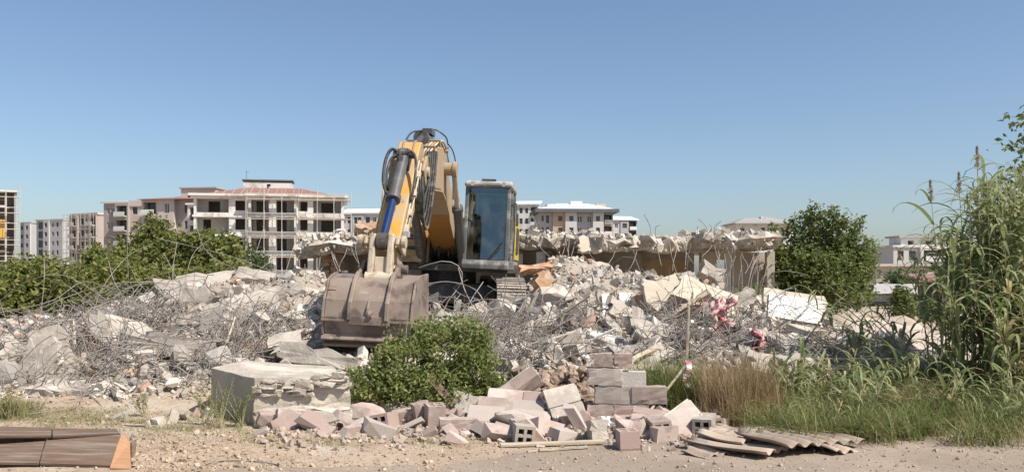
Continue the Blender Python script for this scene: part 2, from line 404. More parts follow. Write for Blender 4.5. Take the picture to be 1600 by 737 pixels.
mt['grass_dry'] = leafmat('dry_grass_blade', [(.33, .23, .12), (.42, .31, .17), (.27, .18, .09), (.48, .37, .22)], .25)
mt['grass_pale'] = leafmat('verge_grass_blade', [(.28, .25, .11), (.36, .31, .16), (.22, .22, .08), (.42, .36, .21)], .25)
mt['bark'] = M('bark', (.16, .12, .09), (.24, .19, .145), 6, bump=.6, bscale=20)
mt['cane'] = M('reed_cane', (.36, .34, .17), (.44, .38, .22), 5)
mt['plume'] = leafmat('reed_plume', [(.34, .27, .16), (.42, .35, .22), (.28, .24, .12)], .3)
# ------------------------------------------------------------------ ground and road
gx = np.concatenate([[-4000, -1500, -600, -250, -100, -50, -25, -16], np.arange(-13, 13.01, .1), [16, 25, 50, 100, 250, 600, 1500, 4000]])
gy = np.concatenate([[-400, -60, -10, 0], np.arange(4.5, 30.01, .1), [32, 36, 45, 60, 90, 150, 260, 450, 800, 1500, 3000, 6000]])
XX, YY = np.meshgrid(gx, gy); ZZ = relief(XX, YY)
V = np.stack([XX, YY, ZZ], -1).reshape(-1, 3); nx = len(gx); ny = len(gy)
ii = (np.arange(ny - 1)[:, None] * nx + np.arange(nx - 1)[None, :]).ravel()
ground = obj('ground', npmesh('ground', V, np.stack([ii, ii + 1, ii + nx + 1, ii + nx], 1), mt['soil'], True), None)
tag(ground, kind='structure')

# worn road surface, its edge frayed where dirt has washed over it
rx = np.arange(-30, 40.01, .15)
def road_edge(x):
    e = 7.5 + 1.25 / (1 + math.exp(-(x - .3) * 1.8)) + .1 * math.sin(x * 1.9) + .05 * math.sin(x * 5.3 + 1) + .03 * math.sin(x * 13)
    return e if x > -1.5 else e - (-1.5 - x) * .35
ed = np.array([max(-3.0, road_edge(x)) for x in rx])
rows = []
for t in np.linspace(0, 1, 60):
    yy = -5 + (ed + 5) * (t ** .5)
    rows.append(np.stack([rx, yy, relief(rx, yy) + .005 - (.02 if t == 1 else 0)], 1))
V = np.concatenate(rows); nx = len(rx); ny = 60
ii = (np.arange(ny - 1)[:, None] * nx + np.arange(nx - 1)[None, :]).ravel()
tag(obj('road', npmesh('road', V, np.stack([ii, ii + 1, ii + nx + 1, ii + nx], 1), mt['road'], True), None), kind='structure')

# ------------------------------------------------------------------ far buildings
bm_ = {}
def bmat(n, a, b, **k): bm_[n] = M(n, a, b, k.pop('scale', .35), bump=.1, bscale=3, dist=.05, **k); return bm_[n]
bmat('b_white', (.60, .575, .53), (.67, .645, .60), c3=(.44, .41, .365), c3scale=.5)
bmat('b_grey', (.34, .33, .325), (.39, .375, .37))
bmat('b_grey_light', (.47, .455, .44), (.52, .50, .48))
bmat('b_beige', (.50, .42, .36), (.55, .47, .41))
bmat('b_pink', (.50, .43, .385), (.55, .48, .43))
bmat('b_taupe', (.345, .295, .26), (.395, .34, .30))
bmat('b_dark', (.10, .105, .11), (.14, .14, .145))
bmat('b_rooftop', (.60, .60, .59), (.68, .67, .66))
bmat('b_redroof', (.30, .15, .12), (.25, .135, .115), scale=.8, c3=(.19, .13, .115), c3scale=1.5)
bmat('b_salmon', (.62, .26, .20), (.66, .31, .24))
bmat('b_ochre', (.40, .29, .215), (.45, .34, .26))
bmat('b_block', (.27, .255, .24), (.33, .31, .29))
bmat('b_orange_sheet', (.55, .30, .06), (.60, .36, .09))
mt['pane'] = M('window_pane', (.035, .04, .045), (.06, .065, .07), .5, rough=.12, spec=.6)
mt['frame_white'] = M('window_frame', (.72, .71, .69), (.76, .75, .73), 1, rough=.5)
mt['frame_dark'] = M('window_frame_dark', (.08, .08, .085), (.11, .11, .11), 1, rough=.5)
mt['scaf'] = M('scaffold_tube', (.45, .42, .37), (.55, .51, .45), 1, rough=.6, metal=.2)

def facade(x0, x1, z0, z1, holes, y=0.0, t=1.2):
    """wall from x0..x1, z0..z1, its face at y, with openings; reveals go t deep"""
    xs = sorted({x0, x1} | {h[0] for h in holes} | {h[1] for h in holes}); zs = sorted({z0, z1} | {h[2] for h in holes} | {h[3] for h in holes})
    nx, nz = len(xs) - 1, len(zs) - 1
    full = [[not any(h[0] - 1e-6 <= (xs[i] + xs[i + 1]) / 2 <= h[1] + 1e-6 and h[2] - 1e-6 <= (zs[k] + zs[k + 1]) / 2 <= h[3] + 1e-6 for h in holes) for k in range(nz)] for i in range(nx)]
    mb = MB(); ok = lambda i, k: 0 <= i < nx and 0 <= k < nz and full[i][k]
    for i in range(nx):
        for k in range(nz):
            if not full[i][k]: continue
            a, b, c, d = xs[i], xs[i + 1], zs[k], zs[k + 1]
            mb.add([(a, y, c), (b, y, c), (b, y, d), (a, y, d)], [(0, 1, 2, 3)]); mb.add([(a, y + t, c), (b, y + t, c), (b, y + t, d), (a, y + t, d)], [(3, 2, 1, 0)])
            if not ok(i - 1, k): mb.add([(a, y, c), (a, y, d), (a, y + t, d), (a, y + t, c)], [(0, 1, 2, 3)])
            if not ok(i + 1, k): mb.add([(b, y, c), (b, y + t, c), (b, y + t, d), (b, y, d)], [(0, 1, 2, 3)])
            if not ok(i, k - 1): mb.add([(a, y, c), (a, y + t, c), (b, y + t, c), (b, y, c)], [(0, 1, 2, 3)])
            if not ok(i, k + 1): mb.add([(a, y, d), (b, y, d), (b, y + t, d), (a, y + t, d)], [(0, 1, 2, 3)])
    me = bpy.data.meshes.new('wall'); me.from_pydata(mb.v, [], mb.f)
    bm = bmesh.new(); bm.from_mesh(me); bmesh.ops.remove_doubles(bm, verts=bm.verts, dist=1e-4); bmesh.ops.recalc_face_normals(bm, faces=bm.faces); bm.to_mesh(me); bm.free()
    return me

WIN = {}
def window(parent, x0, x1, z0, z1, y, frame='frame_white', leaves=2):
    w, h = round(x1 - x0, 2), round(z1 - z0, 2); key = (w, h, frame, leaves)
    if key not in WIN:
        f = MB(); e = .09
        f.b2((-w/2, 0, 0), (-w/2 + e, .12, h)).b2((w/2 - e, 0, 0), (w/2, .12, h)).b2((-w/2 + e, 0, 0), (w/2 - e, .12, e)).b2((-w/2 + e, 0, h - e), (w/2 - e, .12, h))
        for k in range(1, leaves): xx = -w/2 + w * k / leaves; f.b2((xx - .045, .005, e), (xx + .045, .115, h - e))
        p = MB(); p.b2((-w/2 + .05, .05, .05), (w/2 - .05, .08, h - .05))
        WIN[key] = (f.mesh('window', mt[frame]), p.mesh('pane', mt['pane']))
    o = inst('window', WIN[key][0], parent, ((x0 + x1) / 2, y, z0)); inst('pane', WIN[key][1], o); return o

def block(root, name, a, b, mat): return obj(name, MB().b2(a, b), bm_.get(mat, mt.get(mat)), root)

def scaffold(name, label, root_loc, yaw, w, z0, z1, bays, lifts, y0=-1.2, depth=.9, group=None):
    r = empty(name, root_loc, (0, 0, yaw)); tag(r, label, 'scaffolding', group)
    pole = MB().cyl((0, 0, 0), (0, 0, z1 - z0), .05, n=5).mesh('pole', mt['scaf']); rail = MB().cyl((0, 0, 0), (w, 0, 0), .045, n=5).mesh('rail', mt['scaf'])
    for k in range(bays + 1):
        for yy in (0, depth): inst('pole', pole, r, (w * k / bays + (.06 if yy else 0), y0 + yy, z0), (0, rnd.uniform(-.006, .006), 0), (1, 1, rnd.uniform(.97, 1.05)))
    for j in range(lifts):
        zz = z0 + (z1 - z0) * (j + .8) / lifts
        for dz in (0, -.9): inst('rail', rail, r, (0, y0, zz + dz + rnd.uniform(-.05, .05)), (0, rnd.uniform(-.004, .004), 0))
        obj('board', MB().b2((0, y0 + .1, zz - .99), (w, y0 + depth - .1, zz - .95)), mt['wood_pale'], r)
    for k in range(0, bays, 2):
        obj('brace', MB().cyl((w * k / bays, y0 - .05, z0), (w * (k + 1) / bays, y0 - .05, z0 + (z1 - z0) * .6), .045, n=5), mt['scaf'], r)
    return r

# --- white concrete-frame block, not yet finished (d = 140 m)
D = 140.0; S = FPX / D
WY = R(11)
r = empty('unfinished_building', ((303 - 800) / S, D, 0), (0, 0, WY))
tag(r, 'white unfinished apartment block with empty window openings and red hipped roof', 'building')
lv = [0.0, 2.0, 5.05, 8.1, 11.15, 14.15]
for k, z in enumerate(lv[1:]):
    th = .32 if k < 4 else .42
    mb = MB().b2((-.2, -.5, z - th), (23.4, 14, z)).b2((8.4, -1.6, z - th), (15.9, -.5, z))
    obj('floor_slab', mb, bm_['b_white'], r)
obj('roof_eave', MB().b2((-.7, -1.2, 14.15), (23.9, 14.6, 14.5)).b2((7.9, -2.2, 14.153), (16.4, -1.2, 14.497)), bm_['b_white'], r)
for k in range(5):
    z0, z1 = lv[k] + .003, lv[k + 1] - (.325 if k < 4 else .425)
    for (a, b, holes) in ((5.3, 8.5, [(6.3, 7.8)]), (15.8, 18.4, [(16.0, 17.5)])):
        obj('wall', facade(a, b, z0, z1, [(h0, h1, z0 + .75, z1 - .25) for h0, h1 in holes], -.3, .3), bm_['b_white'], r)
    obj('wall', facade(8.9, 15.4, z0, z1, [(9.5, 10.9, z0 + .1, z1 - .25), (12.7, 14.2, z0 + .1, z1 - .25)], 0.4, .25), bm_['b_block'], r)
    obj('column', MB().b2((11.55, -1.55, z0), (12.65, .39, z1)), bm_['b_white'], r)
    for xx in (8.45, 15.45): obj('column', MB().b2((xx, -1.55, z0), (xx + .35, .39, z1)), bm_['b_white'], r)
    obj('wall', facade(.4, 5.28, z0, z1, [(2.0, 3.8, z0 + .1, z1 - .3)] if k != 3 else [(1.2, 2.4, z0 + .1, z1 - .3)], 1.4, .25), bm_['b_block'], r)
    obj('wall', facade(18.42, 23.0, z0, z1, [(19.6, 21.9, z0 + .1, z1 - .3)], 1.4, .25), bm_['b_block'], r)
    for xx in (.0, 22.8): obj('column', MB().b2((xx, -.3, z0), (xx + .38, 1.38, z1)), bm_['b_white'], r)
    for (a, b, y) in ((8.8, 11.55, -1.5), (12.65, 15.45, -1.5), (.4, 5.28, -.42), (18.42, 22.78, -.42)):
        if k and not (k == 3 and a < 1): obj('parapet', MB().b2((a, y, z0), (b, y + .15, z0 + .38)), bm_['b_white'], r)
    obj('inner_wall', MB().b2((.4, 6.0, z0), (23.0, 6.2, z1)), bm_['b_block'], r)
    for xa in (-.05, 23.05): obj('side_wall', MB().b2((xa, 1.42, z0), (xa + .25, 13.8, z1)), bm_['b_grey_light'], r)
hip = MB().add([(1, .2, 14.5), (22.4, .2, 14.5), (22.4, 13, 14.5), (1, 13, 14.5), (7.5, 6.5, 16.2), (16, 6.5, 16.2)], [(0, 1, 5, 4), (1, 2, 5), (2, 3, 4, 5), (3, 0, 4), (0, 3, 2, 1)])
rf = obj('roof', hip, bm_['b_redroof'], r)
for k in range(13):
    xx = 3.0 + k * 1.35; t = min(1, (xx - 1) / 6.5, (22.4 - xx) / 6.4)
    obj('rafter', MB().cyl((xx, .25, 14.56), (xx + (11.7 - xx) * .02, .2 + 6.2 * t, 14.58 + 1.68 * t), .07, n=4), bm_['b_taupe'], rf)
sh = obj('stair_tower', facade(6.8, 14.7, 14.5, 17.2, [(10.6, 11.2, 16.2, 16.9), (8.9, 9.9, 15.75, 16.05), (12.0, 13.1, 15.75, 16.05)], 6.8, 4), bm_['b_white'], r)
obj('tower_cap', MB().b2((6.6, 6.6, 17.4), (14.9, 11, 17.62)), bm_['b_dark'], sh)
obj('antenna', MB().cyl((7.2, 8, 17.6), (7.2, 8, 19.2), .04, n=4).cyl((6.9, 8, 18.9), (7.6, 8, 19.0), .03, n=4), mt['steel_dark'], r)
scaffold('scaffolding', 'steel tube scaffolding on the right half of the white unfinished block', ((303 - 800) / S + 8.2 * math.cos(WY), D + 8.2 * math.sin(WY), 0), WY, 16.2, 0, 15.0, 6, 5, y0=-3.0)

def finished(name, label, pxl, d, yaw, W, bays, nfl, st, ztop, depth, roof=None, body='b_grey', z_first=0.0, group=None, eave=None, cat='building'):
    """block of bays: (x0, x1, forward, material, [(wx0, wx1, lo, hi, kind)]); windows repeat on every storey"""
    r = empty(name, ((pxl - 800) / FPX * d, d, 0), (0, 0, yaw)); tag(r, label, cat, group)
    zb = ztop - nfl * st
    for (x0, x1, fw, mat, wins) in bays:
        holes = []
        for k in range(nfl):
            z = zb + k * st
            holes += [(w[0], w[1], z + w[2], z + w[3]) for w in wins]
        obj('wall', facade(x0, x1, 0, ztop, holes, -fw, 1.5 + fw), bm_[mat], r)
        for k in range(nfl):
            z = zb + k * st
            for w in wins:
                if w[4] == 'w': window(r, w[0], w[1], z + w[2], z + w[3], -fw + .18, 'frame_white', 2)
                elif w[4] == 'd': window(r, w[0], w[1], z + w[2], z + w[3], -fw + .18, 'frame_dark', 2)
                elif w[4] == 'b':      # balcony: recess with slab, rail and door
                    b = obj('balcony', MB().b2((w[0] + .01, -fw - .9, z + w[2] - .18), (w[1] - .01, -fw + 1.3, z + w[2] - .003)), bm_['b_white'], r)
                    obj('railing', MB().b2((w[0], -fw - .92, z + w[2]), (w[1], -fw - .84, z + w[2] + .85)), bm_['b_white'], b)
                    window(r, w[0] + .3, w[1] - .3, z + w[2] + .05, z + w[3] - .2, -fw + 1.25, 'frame_dark', 2)
                elif w[4] == 'o':
                    obj('balcony_rail', MB().b2((w[0], -fw + .05, z + w[2] + .9), (w[1], -fw + .1, z + w[2] + .96)), mt['frame_dark'], r)
    for k in range(nfl + 1):
        z = zb + k * st
        if z > 0: obj('floor_band', MB().b2((.01, 1.5, z - .15), (W - .01, depth, z + .1)), bm_[body], r)
    obj('body_wall', MB().b2((.02, 3.2, 0), (W - .02, depth - .05, ztop - .16)), bm_[body], r)
    for xa in (-.06, W - .19): obj('side_wall', MB().b2((xa, .05, 0), (xa + .25, depth + .05, ztop - .02)), bm_[body], r)
    if eave:
        o_, th, mm = eave; obj('eave', MB().b2((-o_, -o_ - 1, ztop + .003), (W + o_, depth + o_, ztop + th)), bm_[mm], r)
    if roof:
        kind, h, mm = roof; e = .6; zt = ztop + (eave[1] if eave else 0) + .003
        if kind == 'hip':
            k = min(W, depth) * .42
            obj('roof', MB().add([(-e, -e - .6, zt), (W + e, -e - .6, zt), (W + e, depth + e, zt), (-e, depth + e, zt), (k, depth / 2, zt + h), (W - k, depth / 2, zt + h)],
                [(0, 1, 5, 4), (1, 2, 5), (2, 3, 4, 5), (3, 0, 4), (0, 3, 2, 1)]), bm_[mm], r)
        elif kind == 'shed':
            obj('roof', MB().add([(-e, -e, zt), (W + e, -e, zt), (W + e, depth + e, zt + h), (-e, depth + e, zt + h), (-e, -e, zt + .3), (W + e, -e, zt + .3), (W + e, depth + e, zt + h + .3), (-e, depth + e, zt + h + .3)],
                [(0, 3, 2, 1), (4, 5, 6, 7), (0, 1, 5, 4), (1, 2, 6, 5), (2, 3, 7, 6), (3, 0, 4, 7)]), bm_[mm], r)
        else: obj('roof', MB().b2((-.3, -.3, zt), (W + .3, depth + .3, zt + h)), bm_[mm], r)
    return r

def zt(py, d): return CAMZ + (HZY - py) / FPX * d
# --- centre: grey blocks with white roofs
d = 230.; s = FPX / d
b = finished('apartment_building', 'grey apartment block with white roof and dark eave above the broken slab', 843, d, R(4), 19.2, [
    (0, 3.4, 0, 'b_grey', [(.5, 1.1, .8, 2.2, 'd'), (1.7, 2.5, .3, 2.3, 'd')]), (3.4, 6.6, .6, 'b_ochre', [(4.8, 5.9, .8, 2.1, 'd')]),
    (6.6, 9.6, 1.2, 'b_grey_light', [(7.6, 8.7, .8, 2.1, 'd')]), (9.6, 13.8, .2, 'b_grey', [(9.9, 11.1, .5, 2.2, 'w'), (12.4, 13.6, .5, 2.2, 'w')]),
    (13.8, 16.6, 1.2, 'b_grey_light', [(14.6, 15.6, .8, 2.1, 'd')]), (16.6, 19.2, .1, 'b_taupe', [(16.9, 18.9, .3, 2.5, 'b')])],
    6, 3.0, zt(332, d), 13, ('hip', 2.0, 'b_rooftop'), 'b_grey', eave=(1.3, .9, 'b_dark'))
z0 = zt(325, d)
obj('roof_terrace', MB().b2((2.5, 4, z0 - .3), (15, 11, z0 + 1.4)), bm_['b_rooftop'], b); obj('chimney', MB().b2((8.8, 5.2, z0 + 1.4), (12, 7, z0 + 2.3)), bm_['b_rooftop'], b)
obj('roof_room', MB().b2((15.5, 4, z0 - .3), (18.0, 7, z0 + 1.5)), bm_['b_beige'], b)
finished('apartment_building', 'white gabled apartment block just right of the excavator cab, behind rubble', 806, 262., R(-6), 6.6,
    [(0, 6.6, 0, 'b_white', [(1.1, 2.0, .6, 2.2, 'd'), (2.8, 3.6, .6, 2.2, 'd'), (4.4, 6.2, .3, 2.4, 'b')])], 6, 3.1, zt(320, 262), 9, ('shed', 1.6, 'b_rooftop'), 'b_grey_light')
finished('apartment_building', 'small dark grey block with white roof right of the grey apartment block', 958, 265., R(10), 7.4,
    [(0, 2.2, 0, 'b_grey_light', [(.5, 1.5, .7, 2.1, 'w')]), (2.2, 4.8, .3, 'b_grey', [(2.8, 4.2, .7, 2.1, 'd')]), (4.8, 7.4, -.3, 'b_dark', [(5.0, 7.2, .3, 2.6, 'b')])],
    6, 3.0, zt(344, 265), 8, ('shed', 1.5, 'b_rooftop'), 'b_grey')
finished('apartment_building', 'grey block with white roof left of the excavator arm', 531, 215., R(-5), 9.5,
    [(0, 3, 0, 'b_grey_light', [(.5, 1.4, .7, 2.2, 'w'), (1.9, 2.6, .7, 2.2, 'd')]), (3, 6, .4, 'b_grey', [(3.5, 5.4, .5, 2.2, 'w')]), (6, 9.5, 0, 'b_grey_light', [(6.4, 7.4, .6, 2.2, 'd'), (8.1, 9, .6, 2.2, 'w')])],
    5, 3.0, zt(334, 215), 9, ('shed', 1.6, 'b_rooftop'), 'b_grey')
# --- left: the row running away from the street
W_ = [(1.0, 3.4, .3, 2.5, 'd'), (4.4, 5.6, .8, 2.2, 'd'), (7.2, 8.4, .8, 2.3, 'w'), (9.4, 10.4, .8, 2.3, 'd')]
finished('apartment_building', 'grey five storey block with dark balcony openings at far left', 57, 292., R(-24), 12.3, [(0, 3.7, 0, 'b_grey', W_[:1]), (3.7, 6.4, .5, 'b_grey_light', W_[1:2]), (6.4, 12.3, .1, 'b_grey_light', W_[2:])],
    6, 3.0, zt(345, 292), 10, ('flat', .4, 'b_grey_light'), 'b_grey')
finished('apartment_building', 'narrow grey block between the scaffolded block and the five storey block', 30, 315., R(-24), 6.2, [(0, 3.2, 0, 'b_grey', [(.8, 2.0, .8, 2.2, 'd')]), (3.2, 6.2, .5, 'b_grey_light', [(4.0, 5.2, .8, 2.2, 'd')])],
    6, 3.1, zt(349, 315), 10, ('flat', .4, 'b_grey'), 'b_grey')
bd = finished('apartment_building', 'taupe block with pale balconies left of the pink block', 112, 232., R(-28), 10.2, [(0, 3.2, .7, 'b_taupe', [(.4, 2.8, .3, 2.5, 'b')]), (3.2, 6.8, 0, 'b_taupe', [(3.8, 4.8, .7, 2.2, 'd'), (5.6, 6.5, .7, 2.2, 'd')]), (6.8, 10.2, .5, 'b_taupe', [(7.2, 9.8, .3, 2.5, 'b')])],
    6, 3.0, zt(337, 232), 10, ('flat', .5, 'b_beige'), 'b_taupe')
scaffold('scaffolding', 'steel tube scaffolding in front of the taupe block at left', ((112 - 800) / FPX * 228, 228., 0), R(-28), 10.5, 0, zt(333, 228), 6, 6, y0=-2.4)
finished('apartment_building', 'beige block with angled parapet and brown balconies, left of centre', 163, 192., R(-12), 11.6, [(0, 3.2, .2, 'b_taupe', [(.8, 1.5, .7, 2.2, 'w'), (1.9, 2.6, .7, 2.2, 'w')]), (3.2, 6.4, .9, 'b_taupe', [(3.5, 6.1, .3, 2.5, 'b')]), (6.4, 11.6, .2, 'b_beige', [(7.0, 8.2, .7, 2.2, 'd'), (9.0, 11.0, .3, 2.5, 'b')])],
    5, 3.1, zt(318, 192), 11, ('shed', 1.3, 'b_beige'), 'b_taupe')
b = finished('apartment_building', 'pale pink block with red roof beside the white unfinished block', 222, 168., R(-7), 10.2, [(0, 3.3, .2, 'b_pink', [(.4, 2.9, .3, 2.6, 'b')]), (3.3, 6.6, .4, 'b_pink', [(4.7, 5.6, .5, 2.4, 'w')]), (6.6, 10.2, -.6, 'b_taupe', [(8.2, 9.6, .6, 2.2, 'd')])],
    5, 3.1, zt(312, 168), 12, ('hip', 1.0, 'b_redroof'), 'b_taupe')
obj('stair_tower', facade(5.6, 12.6, zt(312, 168), zt(292, 168), [(6.9, 7.5, zt(306, 168), zt(303, 168)), (9.5, 10.2, zt(306, 168), zt(303, 168))], 4.2, 4), bm_['b_pink'], b)
obj('tower_cap', MB().b2((5.3, 3.9, zt(292, 168) + .003), (12.9, 8.5, zt(290, 168))), bm_['b_taupe'], b)
obj('stair_tower', MB().b2((-6.0, 5.5, zt(318, 168)), (-.4, 9, zt(309, 168))), bm_['b_pink'], b)
finished('annex_building', 'narrow pale annex with salmon panels at the corner of the white unfinished block', 293, 150., 0, 1.7, [(0, 1.7, 0, 'b_white', [(.4, 1.3, .5, 2.7, 'o')])], 5, 3.1, zt(320, 150), 4, ('flat', .3, 'b_white'), 'b_salmon')
# far left edge: floors behind scaffolding
d = 150.; r = finished('unfinished_building', 'bare concrete floors of a block cut by the left edge of the picture', -84, d, R(30), 10.2, [(0, 3, 0, 'b_white', [(.4, 2.6, .3, 2.5, 'o')]), (3, 6.4, .4, 'b_white', [(3.4, 6.0, .3, 2.5, 'o')]), (6.4, 8.9, -.2, 'b_beige', [(6.7, 8.6, .3, 2.5, 'o')])],
    6, 2.6, zt(296, d), 9, ('flat', .3, 'b_white'), 'b_block')
obj('orange_sheet', MB().b2((6.2, -1.0, zt(372, d)), (8.6, -.9, zt(341, d))), bm_['b_orange_sheet'], r)
scaffold('scaffolding', 'steel tube scaffolding wrapping the block at the left edge of the picture', ((-84 - 800) / FPX * 149, 149., 0), R(30), 10.8, 0, zt(290, 148), 5, 6, y0=-1.6)
# --- right
b = finished('apartment_building', 'white penthouse floor with grey hip roof behind the broken slab', 1150, 205., R(3), 13.6, [(0, 13.6, 0, 'b_white', [(1.0, 2.0, .6, 2.1, 'd'), (5.8, 6.8, .3, 2.2, 'd'), (8.6, 9.8, .3, 2.2, 'd')])], 5, 3.0, zt(350, 205), 9, ('hip', 1.6, 'b_block'), 'b_white', eave=(.7, .25, 'b_grey'))
obj('chimney', MB().b2((6.9, 3, zt(346, 205)), (8.4, 5, zt(337, 205))), bm_['b_white'], b)
finished('apartment_building', 'distant white flats with grey balconies between the tree and the reeds', 1366, 330., R(6), 12, [(0, 4, 0, 'b_white', [(1, 3, .5, 2.4, 'd')]), (4, 8, -.8, 'b_grey', [(4.6, 7.4, .3, 2.5, 'b')]), (8, 12, .3, 'b_white', [(9, 11, .5, 2.4, 'd')])], 5, 3.0, zt(394, 330), 10, ('flat', .5, 'b_white'), 'b_grey_light')
b = finished('apartment_building', 'wide grey and white block seen through the reed tips', 1396, 170., R(2), 16.2, [(0, 5, 0, 'b_grey_light', [(.8, 2.0, .5, 2.3, 'd'), (3.0, 4.4, .5, 2.3, 'd')]), (5, 11, .6, 'b_white', [(5.6, 10.2, .4, 2.4, 'b')]), (11, 16.2, 0, 'b_grey_light', [(11.8, 13.2, .5, 2.3, 'd'), (14.2, 15.4, .5, 2.3, 'd')])], 3, 3.0, zt(386, 170), 9, ('flat', .4, 'b_white'), 'b_grey_light')
obj('penthouse', facade(2.6, 14.8, zt(386, 170) + .4, zt(370, 170), [(4, 5.2, zt(386, 170) + .6, zt(375, 170)), (7.5, 9.4, zt(386, 170) + .6, zt(375, 170)), (11.5, 13, zt(386, 170) + .6, zt(375, 170))], 2.4, 5), bm_['b_white'], b)
obj('penthouse_roof', MB().b2((2.0, 1.8, zt(370, 170)), (15.4, 8, zt(367, 170))), bm_['b_grey'], b)
# low sheds on the right, beyond the yard
d = 46.; r = empty('low_shed', P(1366, 430, d).xy.to_3d(), (0, 0, R(1))); tag(r, 'low shed with white fascia canopy over a dark opening, behind the reeds', 'shed')
w = 95 / FPX * d
obj('canopy', MB().b2((-.5, -.6, zt(458, d)), (w, 3, zt(444, d))), bm_['b_rooftop'], r)
obj('wall', facade(-.5, w, 0, zt(458, d) - .003, [(0.0, 1.5, .2, zt(462, d)), (1.9, w - .3, .2, zt(462, d))], 1.2, .25), bm_['b_block'], r)
obj('inner_wall', MB().b2((-.5, 4.0, 0), (w, 4.2, zt(458, d) - .01)).b2((-.5, 1.45, 0), (-.3, 4.0, zt(458, d) - .01)).b2((w - .2, 1.45, 0), (w, 4.0, zt(458, d) - .01)), bm_['b_dark'], r)
d = 62.; r = empty('farm_house', P(1367, 430, d).xy.to_3d()); tag(r, 'long beige single storey house behind the white canopy', 'house')
w = 84 / FPX * d
obj('wall', facade(0, w, 0, zt(416, d), [(.6, 1.2, .9, 1.9), (2.4, 3.2, .9, 1.9)], 0, .3), bm_['b_beige'], r); obj('roof', MB().b2((-.3, -.4, zt(416, d)), (w + .2, 5, zt(412, d))), bm_['b_beige'], r)
obj('lower_band', MB().b2((.02, -.12, 0), (w - .02, -.003, zt(431, d))), bm_['b_taupe'], r)
d = 40.; r = empty('red_roofed_shed', P(1470, 430, d).xy.to_3d(), (0, 0, R(-3))); tag(r, 'small shed with faded red sheet roof behind the reeds', 'shed')
w = 78 / FPX * d
obj('wall', facade(0, w, 0, zt(441, d), [(.9, 1.5, .3, zt(452, d))], 0, .2), bm_['b_grey'], r); obj('back_wall', MB().b2((0, 2.4, 0), (w, 2.6, zt(441, d))), bm_['b_dark'], r)
obj('roof', MB().add([(-.7, -.4, zt(441, d)), (w + .2, -.4, zt(441, d)), (w + .2, 3, zt(429, d)), (-.7, 3, zt(429, d)), (-.7, -.4, zt(439, d)), (w + .2, -.4, zt(439, d)), (w + .2, 3, zt(427, d)), (-.7, 3, zt(427, d))],
    [(0, 3, 2, 1), (4, 5, 6, 7), (0, 1, 5, 4), (1, 2, 6, 5), (2, 3, 7, 6), (3, 0, 4, 7)]), bm_['b_redroof'], r)
# ------------------------------------------------------------------ the excavator
# local frame: x to the machine's left (right in the picture), u forwards (towards the camera), h up
EX = empty('excavator', (-1.46, 20.0, .72), (0, .04, -.07))
tag(EX, 'orange tracked excavator with its dusty bucket resting on the rubble', 'excavator')
def L(x, u, h): return Vector((x, -u, h))
def uh(x): return lambda u, h: L(x, u, h)

# undercarriage, turned a little against the upper structure
UY = R(12)
def U(x, u, h):
    v = Matrix.Rotation(UY, 3, 'Z') @ L(x, u, h); return v
obj('car_body', MB().prism([(-1.2, .30), (1.2, .30), (1.0, .72), (-1.0, .72)], lambda u, h: U(-.95, u, h), lambda u, h: U(.95, u, h)), mt['steel_dark'], EX, bevel=.02)
obj('slew_ring', MB().cyl(U(0, 0, .72), U(0, 0, .98), .62, n=24), mt['steel_dark'], EX)
half, rad = 1.48, .40
pad = MB().b2((-.30, -.085, -.015), (.30, .085, .015))
for yy in (-.07, -.005, .06): pad.b2((-.30, yy - .008, .015), (.30, yy + .008, .042))
pad_me = pad.mesh('track_pad', mt['track'])
link_me = None
for side in (-1.18, 1.18):
    tr = obj('track_frame', MB().prism([(-1.4, .34), (1.4, .34), (1.3, .62), (-1.3, .62)], lambda u, h: U(side - .16, u, h), lambda u, h: U(side + .16, u, h)), mt['steel_dark'], EX, bevel=.02)
    ch = MB(); n = 46; per = 2 * (2 * half) + 2 * math.pi * rad
    for k in range(n):
        s = per * k / n
        if s < 2 * half: u, h, a = -half + s, rad * 2 + .05, 0
        elif s < 2 * half + math.pi * rad: t = (s - 2 * half) / rad; u, h, a = half + rad * math.sin(t), rad + .05 + rad * math.cos(t), t
        elif s < 4 * half + math.pi * rad: u, h, a = half - (s - 2 * half - math.pi * rad), .05, math.pi
        else: t = (s - 4 * half - math.pi * rad) / rad + math.pi; u, h, a = -half + rad * math.sin(t), rad + .05 + rad * math.cos(t), t
        m = Matrix.Rotation(UY, 4, 'Z') @ Matrix.Translation(L(side, u, h)) @ Matrix.Rotation(a, 4, 'X')
        o = inst('track_pad', pad_me, tr); o.matrix_basis = m
        for xx in (-.1, .1): ch.box((Matrix.Rotation(UY, 4, 'Z') @ Matrix.Translation(L(side + xx, u, h)) @ Matrix.Rotation(a, 4, 'X') @ Vector((0, 0, -.06))), (.05, .15, .08), (Matrix.Rotation(UY, 4, 'Z') @ Matrix.Rotation(a, 4, 'X')).to_3x3())
    obj('track_chain', ch, mt['steel_dark'], tr)
    for uu, nm in ((half, 'idler'), (-half, 'sprocket')):
        w = obj(nm, MB().ring(U(side - .08, uu, rad + .05), U(side + .08, uu, rad + .05), .32, .22, 20).cyl(U(side - .10, uu, rad + .05), U(side + .10, uu, rad + .05), .14, n=14).b2(*sorted([tuple(U(side - .05, uu - .26, rad)), tuple(U(side + .05, uu + .26, rad + .1))])), mt['bucket'], tr)
    for k in range(5): obj('roller', MB().cyl(U(side - .15, -1.0 + k * .5, .22), U(side + .15, -1.0 + k * .5, .22), .10, n=12), mt['steel_dark'], tr)

